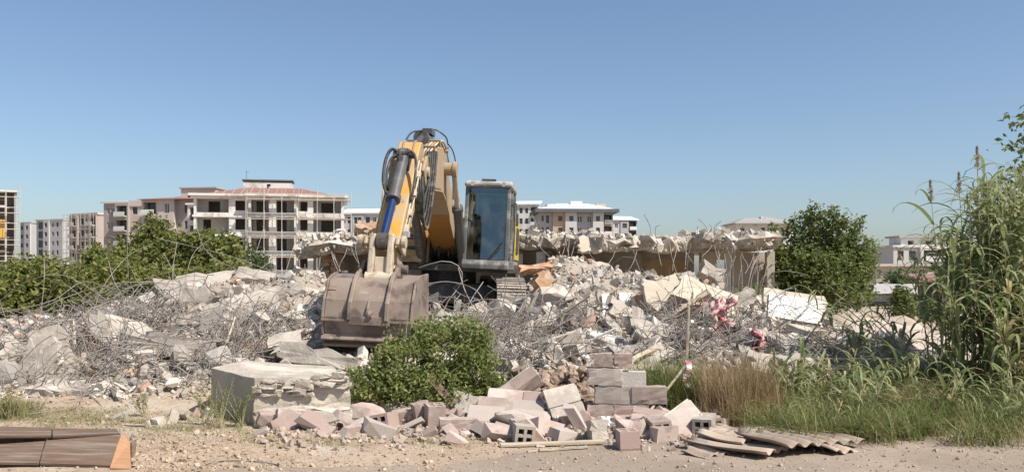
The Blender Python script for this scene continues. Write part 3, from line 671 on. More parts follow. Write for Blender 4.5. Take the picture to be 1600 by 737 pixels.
# upper structure
obj('deck', MB().b2(L(-1.42, -2.3, .98), L(1.42, 1.05, 1.14)), mt['steel_dark'], EX, bevel=.02)
tb = obj('tool_box', MB().prism([(-.4, 1.143), (1.28, 1.143), (1.28, 1.50), (1.20, 1.56), (1.20, 1.90), (1.02, 2.22), (-.4, 2.22)], uh(-1.42), uh(-.42)), mt['orange'], EX, bevel=.03)
for k in range(5): obj('vent_slat', MB().box(L(-.75, 1.215, 1.64 + k * .055), (.40, .03, .022), (R(-20), 0, 0)), mt['steel_dark'], tb)
obj('step', MB().b2(L(-1.2, 1.25, 1.28), L(-.6, 1.42, 1.31)).b2(L(-1.2, 1.25, 1.14), L(-.6, 1.46, 1.165)), mt['orange'], tb, bevel=.01)
obj('lamp', MB().b2(L(-.72, 1.27, 1.40), L(-.52, 1.31, 1.48)), mt['steel_dark'], tb, bevel=.01)
obj('handrail', MB().tube(smooth_pts([L(-1.36, 1.0, 2.2), L(-1.36, 1.0, 2.62), L(-1.36, .8, 2.7), L(-1.36, -.2, 2.7), L(-1.36, -.3, 2.2)], 5), .018, 6), mt['orange'], EX, smooth=True)
eng = obj('engine_cover', MB().prism([(-2.2, 1.143), (-.42, 1.143), (-.42, 2.18), (-.8, 2.34), (-2.2, 2.34)], uh(-1.40), uh(1.40)), mt['orange_dust'], EX, bevel=.04)
obj('exhaust', MB().cyl(L(-.8, -1.4, 2.3), L(-.8, -1.4, 2.85), .06, n=12), mt['steel_dark'], eng)
obj('side_panel', MB().b2(L(1.40, -2.1, 1.3), L(1.425, -.5, 2.2)), mt['yellow'], eng)
obj('grille', MB().b2(L(1.425, -1.6, 1.45), L(1.45, -.9, 2.05)), mt['steel_dark'], eng)
cw = MB().prism([(-1.40, -2.2), (1.40, -2.2), (1.40, -2.5), (.9, -2.85), (-.9, -2.85), (-1.40, -2.5)], lambda x, u: L(x, u - .003, 1.05), lambda x, u: L(x, u - .003, 2.15))
obj('counterweight', cw, mt['steel_dark'], EX, bevel=.05)
obj('hydraulic_block', MB().b2(L(-.40, -.38, 1.143), L(.40, .12, 1.9)).b2(L(-.3, .12, 1.2), L(.3, .3, 1.6)), mt['steel_dark'], EX, bevel=.03)
for k in range(7):
    x = -.3 + k * .1
    obj('pipe', MB().tube(smooth_pts([L(x, .2, 1.2), L(x, .75 + .1 * (k % 3), 1.3 + .08 * (k % 2)), L(x * .8, .7, 1.9), L(x * .5, .4, 2.2)], 6), .022, 7), mt['rubber'], EX, smooth=True)
for sx in (-1, 1):
    obj('boom_bracket', MB().prism([(.2, 1.143), (.95, 1.143), (.75, 1.75), (.4, 1.75)], uh(sx * .36 - .03), uh(sx * .36 + .03)), mt['orange_dust'], EX, bevel=.01)

# cab
cab = empty('cab', (0, 0, 0)); cab.parent = EX
cx0, cx1, cu0, cu1, ch0, ch1 = .47, 1.43, -.30, 1.45, 1.05, 2.90
fr = MB()
def post(x, u0, h0, u1, h1, w=.075): fr.prism([(u0 - w / 2, h0), (u0 + w / 2, h0), (u1 + w / 2, h1), (u1 - w / 2, h1)], uh(x - w / 2), uh(x + w / 2))
for x in (cx0 + .04, cx1 - .04):
    post(x, 1.40, ch0 + .12, 1.27, ch1 - .10); post(x, .42, ch0 + .12, .40, ch1 - .10, .06); post(x, -.25, ch0 + .12, -.22, ch1 - .10, .09)
obj('cab_post', fr, mt['cab_frame'], cab, bevel=.012)
obj('cab_floor', MB().prism([(cu0, ch0), (cu1 + .02, ch0), (cu1 + .04, ch0 + .10), (cu1 - .01, ch0 + .19), (cu0, ch0 + .19)], uh(cx0 - .01), uh(cx1 + .01)), mt['cab_frame'], cab, bevel=.02)
rf = obj('cab_roof', MB().prism([(cu0 - .02, ch1 - .13), (1.34, ch1 - .13), (1.36, ch1 - .05), (1.22, ch1 + .01), (cu0 + .05, ch1 + .02)], uh(cx0 - .02), uh(cx1 + .02)), mt['cab_roof'], cab, bevel=.035)
obj('roof_hatch', MB().b2(L(.65, .1, ch1 + .012), L(1.25, .8, ch1 + .05)), mt['cab_frame'], rf, bevel=.015)
obj('beacon_bracket', MB().b2(L(.8, 1.15, ch1 - .01), L(1.1, 1.25, ch1 + .05)), mt['steel_dark'], rf, bevel=.01)
for sx in (.62, 1.28): obj('work_lamp', MB().cyl(L(sx, 1.36, ch1 - .07), L(sx, 1.40, ch1 - .07), .05, n=12), mt['cab_roof'], rf)
obj('rear_panel', MB().b2(L(cx0 + .06, -.28, ch0 + .2), L(cx1 - .06, -.25, 1.95)), mt['cab_frame'], cab)
gl = mt['cab_glass']
obj('windscreen', MB().prism([(1.395, ch0 + .20), (1.405, ch0 + .20), (1.275, ch1 - .14), (1.265, ch1 - .14)], uh(cx0 + .085), uh(cx1 - .085)), gl, cab)
for x in (cx0 + .04, cx1 - .04):
    obj('side_glass', MB().b2(L(x - .003, .455, ch0 + .25), L(x + .003, 1.25, ch1 - .14)), gl, cab)
    obj('side_glass', MB().b2(L(x - .003, -.19, 1.75), L(x + .003, .365, ch1 - .14)), gl, cab)
    obj('side_panel', MB().b2(L(x - .015, -.2, ch0 + .19), L(x + .015, .38, 1.74)), mt['cab_frame'], cab, bevel=.005)
obj('rear_glass', MB().b2(L(cx0 + .1, -.235, 1.96), L(cx1 - .1, -.23, ch1 - .14)), gl, cab)
seat = obj('seat', MB().b2(L(.72, .05, 1.55), L(1.22, .6, 1.68)).b2(L(.82, .1, 1.24), L(1.12, .45, 1.55)), mt['seat'], cab, bevel=.04)
obj('backrest', MB().prism([(-.02, 1.66), (.12, 1.66), (.02, 2.32), (-.10, 2.32)], uh(.74), uh(1.20)), mt['seat'], seat, bevel=.05)
obj('headrest', MB().b2(L(.85, -.10, 2.34), L(1.09, .0, 2.52)), mt['seat'], seat, bevel=.04)
for x in (.66, 1.28):
    con = obj('console', MB().b2(L(x - .06, .15, 1.5), L(x + .06, .75, 1.76)), mt['seat'], cab, bevel=.02)
    obj('joystick', MB().cyl(L(x, .65, 1.75), L(x, .68, 1.98), .018, .028, n=8), mt['rubber'], con)
obj('pedal', MB().b2(L(.85, 1.0, 1.25), L(.92, 1.2, 1.30)).b2(L(1.0, 1.0, 1.25), L(1.07, 1.2, 1.30)).cyl(L(.88, 1.05, 1.28), L(.88, .98, 1.72), .012, n=6).cyl(L(1.03, 1.05, 1.28), L(1.03, .98, 1.72), .012, n=6), mt['steel_dark'], cab)
obj('monitor', MB().box(L(.62, 1.0, 1.95), (.16, .05, .13), (0, 0, R(-25))), mt['seat'], cab, bevel=.01)
obj('wiper', MB().tube([L(1.05, 1.43, 1.27), L(1.18, 1.425, 1.42), L(1.26, 1.41, 1.52)], .012, 6).box(L(1.13, 1.425, 1.42), (.015, .02, .5), (0, R(38), 0)), mt['rubber'], cab)
obj('mirror', MB().tube([L(cx1, 1.2, 2.4), L(cx1 + .12, 1.3, 2.45), L(cx1 + .14, 1.3, 2.2)], .012, 6).box(L(cx1 + .15, 1.3, 2.1), (.05, .03, .26)), mt['steel_dark'], cab)
obj('grab_rail', MB().tube(smooth_pts([L(cx1 + .01, .9, 1.4), L(cx1 + .07, .9, 1.45), L(cx1 + .07, .9, 2.35), L(cx1 + .01, .9, 2.4)], 5), .014, 6), mt['steel_dark'], cab)

# boom: closed box girder
boom_prof = [(.35, 1.42), (.62, 1.36), (2.35, 2.15), (2.85, 2.38), (3.35, 2.50), (4.95, 2.40), (5.22, 2.48), (5.28, 2.72), (5.0, 2.86), (3.75, 3.24), (3.25, 3.30), (2.75, 3.16), (2.1, 2.76), (.42, 1.72)]
me = MB().prism(boom_prof, uh(-.26), uh(.26)).mesh('boom'); me.materials.append(mt['orange']); me.materials.append(mt['orange_dust']); me.materials.append(mt['orange_shaded'])
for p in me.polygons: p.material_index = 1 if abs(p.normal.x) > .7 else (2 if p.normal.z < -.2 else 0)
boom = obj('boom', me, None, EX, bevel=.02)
obj('flange', MB().prism([(2.35, 2.13), (2.85, 2.36), (3.35, 2.48), (4.95, 2.38), (4.95, 2.355), (3.35, 2.45), (2.85, 2.33), (2.35, 2.095)], uh(-.30), uh(.30)), mt['orange_dust'], boom)
pv = obj('pivot_boss', MB().cyl(L(-.42, 2.95, 2.93), L(.42, 2.95, 2.93), .125, n=20).cyl(L(.42, 2.95, 2.93), L(.50, 2.95, 2.93), .15, n=20).cyl(L(-.50, 2.95, 2.93), L(-.42, 2.95, 2.93), .15, n=20), mt['orange_dust'], boom, bevel=.01)
for sx in (-1, 1):
    c = obj('boom_cylinder', MB().cyl(L(sx * .44, 1.15, 1.22), L(sx * .44, 2.25, 2.24), .095, n=18).cyl(L(sx * .44 - .06, 1.13, 1.20), L(sx * .44 + .06, 1.13, 1.20), .13, n=16).cyl(L(sx * .44, 2.19, 2.18), L(sx * .44, 2.27, 2.26), .115, n=18), mt['cyl_grey'], EX, smooth=False)
    obj('rod', MB().cyl(L(sx * .44, 2.25, 2.24), L(sx * .44, 2.93, 2.91), .055, n=14).cyl(L(sx * .44 - .055, 2.95, 2.93), L(sx * .44 + .055, 2.95, 2.93), .12, n=16), mt['rust_pale'], c)
ac = obj('arm_cylinder', MB().cyl(L(0, 2.65, 3.42), L(0, 4.15, 3.33), .115, n=20).cyl(L(-.08, 2.6, 3.42), L(.08, 2.6, 3.42), .13, n=16).cyl(L(0, 4.08, 3.335), L(0, 4.20, 3.328), .14, n=20).b2(L(-.09, 3.2, 3.50), L(.09, 3.6, 3.60)), mt['cyl_grey'], EX)
obj('rod', MB().cyl(L(0, 4.18, 3.33), L(0, 4.9, 3.08), .06, n=14).cyl(L(-.09, 4.95, 3.06), L(.09, 4.95, 3.06), .12, n=16), mt['steel_dark'], ac)
obj('cylinder_bracket', MB().prism([(2.4, 2.9), (2.9, 3.2), (2.72, 3.52), (2.5, 3.52)], uh(-.14), uh(-.09)).prism([(2.4, 2.9), (2.9, 3.2), (2.72, 3.52), (2.5, 3.52)], uh(.09), uh(.14)), mt['orange_dust'], boom)
for k in range(4):
    x = .10 + k * .055
    obj('pipe', MB().tube(smooth_pts([L(x, 2.2, 2.92), L(x, 2.8, 3.28), L(x, 3.3, 3.40), L(x, 3.9, 3.30), L(x, 4.7, 3.03), L(x + .02, 4.9, 2.92)], 5), .019, 7), mt['rust_pale'] if k % 2 else mt['orange_dust'], boom, smooth=True)
for uu, hh in ((2.9, 3.31), (3.9, 3.29), (4.5, 3.10)):
    obj('pipe_clamp', MB().box(L(.18, uu, hh), (.26, .06, .11), (R(20 if uu > 3.2 else -28), 0, 0)), mt['orange_dust'], boom)
obj('work_lamp', MB().b2(L(-.22, 3.35, 3.31), L(-.08, 3.45, 3.45)), mt['steel_dark'], boom, bevel=.01)
obj('pipe_elbow', MB().tube(smooth_pts([L(.33, 2.75, 2.95), L(.40, 2.8, 3.02), L(.42, 2.78, 2.85), L(.40, 2.5, 2.4)], 6), .035, 8), mt['rust_pale'], boom, smooth=True)

# arm (stick): axes along and across it
A0 = Vector((5.15, 2.62)); A1 = Vector((6.85, .98)); ad = (A1 - A0).normalized(); an = Vector((-ad.y, ad.x))   # an points up and forwards
if an.y < 0: an = -an
ln = (A1 - A0).length
def S_(x, a, n):
    p = A0 + ad * a + an * n; return L(x, p.x, p.y)
arm_prof = [(-.44, .10), (-.42, .30), (-.30, .38), (.2, .36), (ln - .25, .20), (ln + .10, .10), (ln + .12, -.08), (ln - .2, -.14), (.25, -.24), (-.05, -.20), (-.2, -.05)]
me = MB().prism(arm_prof, lambda a, n: S_(-.19, a, n), lambda a, n: S_(.19, a, n)).mesh('arm'); me.materials.append(mt['orange']); me.materials.append(mt['orange_dust'])
for p in me.polygons: p.material_index = 1 if abs(p.normal.x) > .7 else 0
arm = obj('arm', me, None, EX, bevel=.02)
obj('pin', MB().cyl(S_(-.34, 0, 0), S_(.34, 0, 0), .085, n=16), mt['rust_pale'], arm)
for sx in (-1, 1): obj('end_plate', MB().prism([(-.2, -.2), (.22, -.2), (.22, .2), (-.2, .2)], lambda a, n: S_(sx * .27 - .03, a, n), lambda a, n: S_(sx * .27 + .03, a, n)), mt['orange_dust'], boom, bevel=.02)
for sx in (-.09, .09): obj('rib', MB().prism([(-.42, .31), (-.30, .39), (.1, .37), (.1, .385), (-.31, .41), (-.44, .32)], lambda a, n: S_(sx - .012, a, n), lambda a, n: S_(sx + .012, a, n)), mt['orange_dust'], arm)
# bucket cylinder on the arm's upper face
bc0 = (.25, .52); bc1 = (1.28, .45); bc2 = (ln - .16, .40)
obj('cylinder_lug', MB().prism([(.05, .36), (.45, .33), (.32, .60), (.18, .60)], lambda a, n: S_(-.10, a, n), lambda a, n: S_(-.065, a, n)).prism([(.05, .36), (.45, .33), (.32, .60), (.18, .60)], lambda a, n: S_(.065, a, n), lambda a, n: S_(.10, a, n)), mt['steel_dark'], arm, bevel=.008)
c = obj('bucket_cylinder', MB().cyl(S_(0, *bc0), S_(0, *bc1), .092, n=20).cyl(S_(-.06, *bc0), S_(.06, *bc0), .115, n=16).cyl(S_(0, bc1[0] - .06, bc1[1] + .004), S_(0, bc1[0] + .03, bc1[1] - .003), .115, n=20).b2(S_(-.03, .45, .58) - Vector((0, .05, .05)), S_(.03, .45, .58) + Vector((0, .05, .05))), mt['cyl_grey'], EX)
obj('pin', MB().cyl(S_(-.17, *bc0), S_(.17, *bc0), .055, n=14), mt['steel_dark'], c)
obj('rod', MB().cyl(S_(0, *bc1), S_(0, bc2[0] - .1, bc2[1] + .012), .062, n=16), mt['rod_blue'], c)
obj('rod_eye', MB().ring(S_(-.07, *bc2), S_(.07, *bc2), .13, .055, 18), mt['steel_dark'], c)
# linkage: idler links on the arm, power link down to the bucket
PL = A0 + ad * bc2[0] + an * bc2[1]                 # upper link pin (u, h)
B0 = Vector((7.14, .83))                            # link pin on the bucket
for sx in (-1, 1):
    q0 = A0 + ad * (ln - .38); t = (PL - q0).normalized(); nn = Vector((-t.y, t.x)) * .065
    obj('idler_link', MB().prism([tuple(q0 + nn - t * .05), tuple(q0 - nn - t * .05), tuple(PL - nn + t * .08), tuple(PL + nn + t * .08)], uh(sx * .235 - .025), uh(sx * .235 + .025)), mt['rust_pale'], EX, bevel=.012)
t = (B0 - PL).normalized(); nn = Vector((-t.y, t.x))
for sx in (-1, 1):
    obj('power_link', MB().prism([tuple(PL + nn * .09 - t * .10), tuple(PL - nn * .09 - t * .10), tuple(B0 - nn * .075 + t * .08), tuple(B0 + nn * .075 + t * .08)], uh(sx * .135 - .045), uh(sx * .135 + .045)), mt['rust_pale'], EX, bevel=.02)
mid = PL.lerp(B0, .62)
obj('link_web', MB().prism([tuple(PL.lerp(B0, .42) + nn * .03), tuple(PL.lerp(B0, .42) - nn * .05), tuple(B0 - nn * .05), tuple(B0 + nn * .03)], uh(-.088), uh(.088)), mt['rust_pale'], EX, bevel=.01)
obj('link_pin', MB().cyl(L(-.32, *PL), L(.32, *PL), .06, n=14).cyl(L(-.35, *PL), L(-.29, *PL), .09, n=14).cyl(L(.29, *PL), L(.35, *PL), .09, n=14), mt['rust_pale'], EX)
obj('link_foot', MB().cyl(L(-.20, *B0), L(.20, *B0), .105, n=18), mt['rust_pale'], EX)
obj('bucket_pin', MB().cyl(L(-.34, *B0), L(.34, *B0), .06, n=14).cyl(L(-.36, *A1), L(.36, *A1), .065, n=14), mt['steel_dark'], EX)

# bucket: back towards the camera, teeth tucked under
bx0, bx1 = -.66, .56
prof = [(6.62, .90), (7.05, .88), (7.38, .80), (7.56, .52), (7.62, .28), (7.58, .06), (7.44, -.10), (7.2, -.18), (6.75, -.17), (6.25, -.12)]
inner = [(6.30, -.085), (6.78, -.13), (7.18, -.14), (7.41, -.07), (7.54, .08), (7.58, .28), (7.52, .51), (7.35, .765), (7.04, .845), (6.63, .865)]
n = len(prof); mb = MB(); vs = []
for x in (bx0, bx1): vs += [L(x, *p) for p in prof] + [L(x, *p) for p in inner]
fs = []
m2 = 2 * n
for k in range(n - 1):
    fs += [(k, k + 1, m2 + k + 1, m2 + k), (n + k, n + k + 1, m2 + n + k + 1, m2 + n + k)]
    fs += [(k, k + 1, m2 // 2 * 2 - 2 - k if False else n + (n - 2 - k), n + (n - 1 - k)), (m2 + k, m2 + k + 1, m2 + n + (n - 2 - k), m2 + n + (n - 1 - k))]
fs += [(0, m2, m2 + m2 - 1, m2 - 1), (n - 1, m2 + n - 1, m2 + n, n)]
bucket = obj('bucket', MB().add(vs, fs), mt['bucket'], EX, bevel=.008)
for x0, x1 in ((bx0 - .035, bx0 - .003), (bx1 + .003, bx1 + .035)):
    pl = [(6.40, .93), (7.05, .90), (7.40, .82), (7.585, .53), (7.645, .28), (7.60, .04), (7.45, -.125), (7.2, -.205), (6.75, -.20), (6.1, -.13)]
    obj('side_plate', MB().prism(pl, uh(x0), uh(x1)), mt['bucket'], bucket, bevel=.006)
for x in (-.29, .235):
    obj('ear', MB().prism([(6.70, .85), (6.74, 1.06), (6.86, 1.10), (6.98, 1.04), (7.10, .95), (7.26, .92), (7.44, .80), (7.66, .50), (7.69, .25), (7.60, .24), (7.52, .5), (7.34, .76), (7.04, .84)], uh(x - .028), uh(x + .028)), mt['bucket'], bucket, bevel=.008)
for x in (-.28, .30): pass
obj('gusset', MB().prism([(7.50, .62), (7.64, .42), (7.66, .30), (7.60, .25)], uh(-.05), uh(-.02)), mt['bucket'], bucket)
obj('lift_eye', MB().ring(L(-.02, 7.64, .33), L(.03, 7.64, .33), .055, .03, 12), mt['bucket'], bucket)
for hh, uu, tl in ((.235, 7.625, 2), (.0, 7.57, 28), (-.095, 7.47, 48)):
    obj('wear_strip', MB().box(L((bx0 + bx1) / 2, uu, hh), (bx1 - bx0 + .075, .05, .10 if hh < .2 else .035), (R(-tl), 0, 0)), mt['bucket'], bucket, bevel=.006)
obj('patch_plate', MB().box(L((-.29 + .235) / 2, 7.63, .24), (.62, .05, .12), (R(-2), 0, 0)), mt['bucket'], bucket, bevel=.006)
obj('decal', MB().box(L(-.60, 7.475, .645), (.13, .006, .05), (R(31.3), 0, 0)), mt['clay'], bucket)
for k in range(5):
    x = bx0 + .12 + k * (bx1 - bx0 - .24) / 4
    obj('tooth', MB().prism([(6.30, -.17), (6.30, -.05), (5.98, -.10)], uh(x - .055), uh(x + .055)), mt['bucket'], bucket, bevel=.006)

# hoses
def hose(pts, r=.022, mat='rubber'): obj('hose', MB().tube(smooth_pts(pts, 8), r, 8), mt[mat], EX, smooth=True)
for k in range(5):
    x = .22 + .035 * k
    hose([L(x - .02, 4.7, 3.0), L(x + .05, 4.93, 2.94), L(x + .06, 5.15, 2.5 - .03 * k), L(x + .02, 5.3, 2.05 - .08 * k), L(x - .02, 5.5, 2.0 - .07 * k), L(x - .04, 5.6, 2.2), L(x - .08, 5.5, 2.5)], .021)
hose([S_(.0, .35, .60), S_(.13, .28, .62), S_(.22, .4, .55), S_(.25, .8, .4), S_(.22, 1.05, .25), S_(.22, .7, .1)], .022)
hose([S_(-.08, .25, .58), S_(-.2, .22, .60), S_(-.27, .4, .52), S_(-.26, .75, .40), S_(-.18, 1.0, .36), S_(-.12, 1.15, .46)], .026)
hose([S_(-.05, .3, .56), S_(-.17, .35, .54), S_(-.22, .55, .46), S_(-.2, .8, .38), S_(-.16, .95, .36)], .02)
hose([L(.30, 4.9, 2.95), L(.36, 4.95, 2.8), L(.33, 5.2, 2.4), L(.28, 5.35, 2.1), L(.24, 5.5, 1.95)], .02)
for k, x in enumerate((.205, .235)):
    obj('steel_pipe', MB().tube(smooth_pts([S_(x, .1, .30 - .06 * k), S_(x, .5, .26 - .06 * k), S_(x, 1.2, .18 - .05 * k), S_(x, ln - .7, .14 - .04 * k)], 5), .016, 6), mt['rust_pale'], arm, smooth=True)
for a in (.35, .8, 1.25, 1.6): obj('pipe_clamp', MB().box(S_(.225, a, .22 - .06 * a), (.07, .08, .14), (R(-38), 0, 0)), mt['rust_pale'], arm, bevel=.006)
obj('steel_pipe', MB().tube(smooth_pts([S_(-.21, .3, .3), S_(-.22, .9, .24), S_(-.22, ln - .5, .16)], 5), .016, 6), mt['rust_pale'], arm, smooth=True)
hose([L(.30, 3.0, 3.42), L(.38, 2.8, 3.3), L(.42, 2.6, 3.05), L(.4, 2.4, 2.6)], .012)
hose([L(-.2, 3.5, 3.45), L(0.05, 3.3, 3.63), L(.25, 3.0, 3.55), L(.30, 2.9, 3.4)], .014)
hose([L(-.16, 4.95, 3.1), L(-.1, 4.6, 3.35), L(.02, 4.2, 3.46)], .016)
obj('valve_block', MB().box(S_(.24, ln - .65, .12), (.10, .10, .10)), mt['cab_roof'], arm, bevel=.01)
# ------------------------------------------------------------------ rubble shapes
def hull_mesh(name, mat, pts):
    bm = bmesh.new()
    for p in pts: bm.verts.new(p)
    r = bmesh.ops.convex_hull(bm, input=bm.verts)
    bmesh.ops.delete(bm, geom=[v for v in bm.verts if not v.link_faces], context='VERTS')
    bmesh.ops.dissolve_limit(bm, angle_limit=R(9), verts=bm.verts, edges=bm.edges)
    bmesh.ops.triangulate(bm, faces=bm.faces); bmesh.ops.recalc_face_normals(bm, faces=bm.faces)
    me = bpy.data.meshes.new(name); bm.to_mesh(me); bm.free()
    if mat: me.materials.append(mat)
    return me

def chunk_pts(r, kind):
    if kind == 'lump': a, b, c, n = .5, r.uniform(.34, .46), r.uniform(.26, .4), 18
    elif kind == 'slab': a, b, c, n = .55, r.uniform(.3, .48), r.uniform(.08, .14), 22
    elif kind == 'beam': a, b, c, n = .75, r.uniform(.15, .22), r.uniform(.14, .2), 18
    else: a, b, c, n = .5, r.uniform(.3, .42), r.uniform(.16, .24), 14
    pts = []
    for _ in range(n):
        v = Vector([r.gauss(0, 1) for _ in range(3)]); k = max(abs(v.x), abs(v.y), abs(v.z)); e = v.length
        v = v / (k * .62 + e * .38); v *= r.uniform(.86, 1.06)
        pts.append((v.x * a, v.y * b, v.z * c))
    if r.random() < .7:          # snapped block: bent box with corners knocked off
        pts = []
        for sx in (-1, 1):
            for sy in (-1, 1):
                for sz in (-1, 1):
                    q = (sx * a * .82 * r.uniform(.62, 1.08), sy * b * .82 * r.uniform(.62, 1.08), sz * c * .9 * r.uniform(.7, 1.08))
                    if r.random() < .3:
                        for ax in range(3): e = list(q); e[ax] *= r.uniform(.25, .6); pts.append(tuple(e))
                    else: pts.append(q)
    return pts
KINDS_ = ['lump', 'lump', 'slab', 'wedge', 'slab', 'lump', 'wedge', 'beam', 'slab', 'lump', 'wedge', 'slab', 'beam', 'lump', 'wedge', 'slab']
def rock_detail(me, r, amp):
    """break the flat facets of a chunk up a little"""
    bm = bmesh.new(); bm.from_mesh(me)
    bmesh.ops.subdivide_edges(bm, edges=[e for e in bm.edges if e.calc_length() > .3], cuts=1, use_grid_fill=True)
    bmesh.ops.triangulate(bm, faces=bm.faces)
    for v in bm.verts: v.co += Vector((r.uniform(-amp, amp), r.uniform(-amp, amp), r.uniform(-amp, amp))) * .6
    bm.to_mesh(me); bm.free()
CH = []
for k, kd in enumerate(KINDS_):
    me = hull_mesh('concrete_chunk', mt['concrete'], chunk_pts(rnd, kd)); rock_detail(me, rnd, .045); CH.append((kd, me))
SM = []
for k in range(26):
    me = hull_mesh('bit', None, chunk_pts(rnd, ['lump', 'wedge', 'slab', 'wedge'][k % 4]))
    v = np.empty(len(me.vertices) * 3); me.vertices.foreach_get('co', v); f = np.array([tuple(p.vertices) for p in me.polygons]); SM.append((v.reshape(-1, 3), f)); bpy.data.meshes.remove(me)

def rotm(n):
    q = rng.normal(size=(n, 4)); q /= np.linalg.norm(q, axis=1)[:, None]; w, x, y, z = q.T
    return np.stack([np.stack([1-2*(y*y+z*z), 2*(x*y-z*w), 2*(x*z+y*w)], -1), np.stack([2*(x*y+z*w), 1-2*(x*x+z*z), 2*(y*z-x*w)], -1), np.stack([2*(x*z-y*w), 2*(y*z+x*w), 1-2*(x*x+y*y)], -1)], 1)

def scatter_bits(pos, size, mat, name):
    """many small broken bits in one mesh"""
    parts = []; idx = rng.integers(0, len(SM), len(pos)); Rm = rotm(len(pos))
    for k in range(len(SM)):
        s = np.where(idx == k)[0]
        if not len(s): continue
        v, f = SM[k]
        vv = np.einsum('nij,vj->nvi', Rm[s], v) * size[s][:, None, None] + pos[s][:, None, :]
        ff = f[None] + (np.arange(len(s)) * len(v))[:, None, None]
        parts.append((vv.reshape(-1, 3), ff.reshape(-1, 3)))
    V, Fc = merge_np(parts); return npmesh(name, V, Fc, mat)

# ---- the broken house behind: roof slab on columns, its front torn off
RB = empty('ruined_house', (.6, 24.4, 0)); tag(RB, 'half demolished single storey house with broken roof slab and hanging rebar', 'ruin')
xs = np.arange(-6.0, 7.25, .22); fy = np.array([24.15 + .35 * math.sin(x * 1.7) + .2 * math.sin(x * 4.1 + 1) + rnd.uniform(-.22, .22) for x in xs])
def slab_top(x): return 2.67 + .07 * math.sin(x * 1.3) + .05 * math.sin(x * 3.7 + 1) + .03 * math.sin(x * 9.1) - (.12 if x < -4 else 0)
mb = MB(); vs = []; n = len(xs); fs = []
for k, x in enumerate(xs):
    t = slab_top(x); j = lambda a: rnd.uniform(-a, a)
    vs += [(x, fy[k] + j(.08), t + j(.07)), (x + j(.06), fy[k] - .1 + j(.14), t - .12 + j(.07)), (x + j(.06), fy[k] + .08 + j(.18), t - .28 + j(.09)), (x, fy[k] + .3, t - .38 + j(.05)), (x, 30.5, 2.28), (x, 30.5, 2.62)]
for k in range(n - 1):
    for q in range(6): fs.append((k * 6 + q, k * 6 + (q + 1) % 6, (k + 1) * 6 + (q + 1) % 6, (k + 1) * 6 + q))
fs += [tuple(range(6)), tuple(range((n - 1) * 6, n * 6))]
slab = obj('roof_slab', MB().add(vs, fs), mt['old_concrete'], RB, world=True)
pos = []; siz = []
for k in range(1700):      # crumbled edge and the debris lying on the slab
    x = rnd.uniform(-6.0, 7.2); e = float(np.interp(x, xs, fy)); m = 1.0 if x < -3.4 else (.9 if .2 < x < 1.4 else .35)
    if rnd.random() < .4: pos.append((x, e + rnd.uniform(-.10, .10), slab_top(x) - rnd.uniform(.02, .34))); siz.append(rnd.choice((.04, .06, .09, .16)) * rnd.uniform(.7, 1.2))
    else:
        yy = rnd.uniform(0, 2.2); pos.append((x, e + yy, slab_top(x) + rnd.uniform(0, .22) * m * (1 - abs(yy - .9) / 2))); siz.append(rnd.choice((.03, .04, .06, .09, .14, .26)) * rnd.uniform(.7, 1.3))
tag(obj('slab_crumble', scatter_bits(np.array(pos), np.array(siz), mt['debris'], 'slab_crumble'), None, RB, world=True), kind='stuff')
mt['inner_wall'] = M('inner_plaster', (.44, .39, .335), (.50, .45, .39), 1, c3=(.36, .31, .26), c3scale=1.5, bump=.1, bscale=12)
mt['inner_ochre'] = M('ochre_plaster', (.48, .34, .18), (.54, .39, .22), 1, c3=(.36, .28, .18), c3scale=2)
obj('back_wall', facade(-5.0, 5.4, 0, 2.27, [(-4.6, -4.0, 1.0, 1.9)], 26.3, .25), mt['inner_wall'], RB, world=True)
obj('wall_panel', MB().b2((3.9, 26.26, .6), (5.2, 26.297, 2.1)), mt['inner_ochre'], RB, world=True)
obj('wall_panel', MB().b2((1.3, 26.26, .6), (2.4, 26.297, 2.2)), mt['inner_ochre'], RB, world=True)
obj('partition', MB().b2((-4.98, 24.9, 0), (-4.78, 26.29, 2.2)).b2((.1, 24.7, 0), (.3, 26.29, 2.2)), mt['inner_wall'], RB, world=True)
obj('right_wall', facade(5.45, 7.3, 0, 2.26, [(5.9, 6.35, 1.2, 2.05)], 25.6, .25), mt['plaster'], RB, world=True)
for (px, w, z1, m_) in ((1137, .13, 2.26, 'old_concrete'), (512, .24, 2.2, 'clay'), (845, .22, 2.25, 'old_concrete'), (1203, .2, 2.25, 'old_concrete')):
    x = (px - 800) / FPX * 24.6
    obj('column', MB().prism([(-w / 2, 0), (w / 2, 0), (w / 2 + .01, z1), (-w / 2 - .015, z1)], lambda a, b: (x + a, 24.5, b), lambda a, b: (x + a, 24.5 + w, b)), mt[m_], RB, world=True, bevel=.01)
# brick pier stump at the left end: single bricks
bk = MB().b2((-.12, -.055, -.045), (.12, .055, .045)).mesh('brick', mt['clay'])
for k in range(26):
    z = 1.0 + .1 * (k // 2); x = -5.12 + .25 * (k % 2) + rnd.uniform(-.02, .02)
    if rnd.random() < .82: inst('brick', bk, RB, (x - .6, 24.42 - 24.4 + rnd.uniform(-.03, .03), z), (rnd.uniform(-.08, .08), rnd.uniform(-.06, .06), rnd.uniform(-.2, .2)))

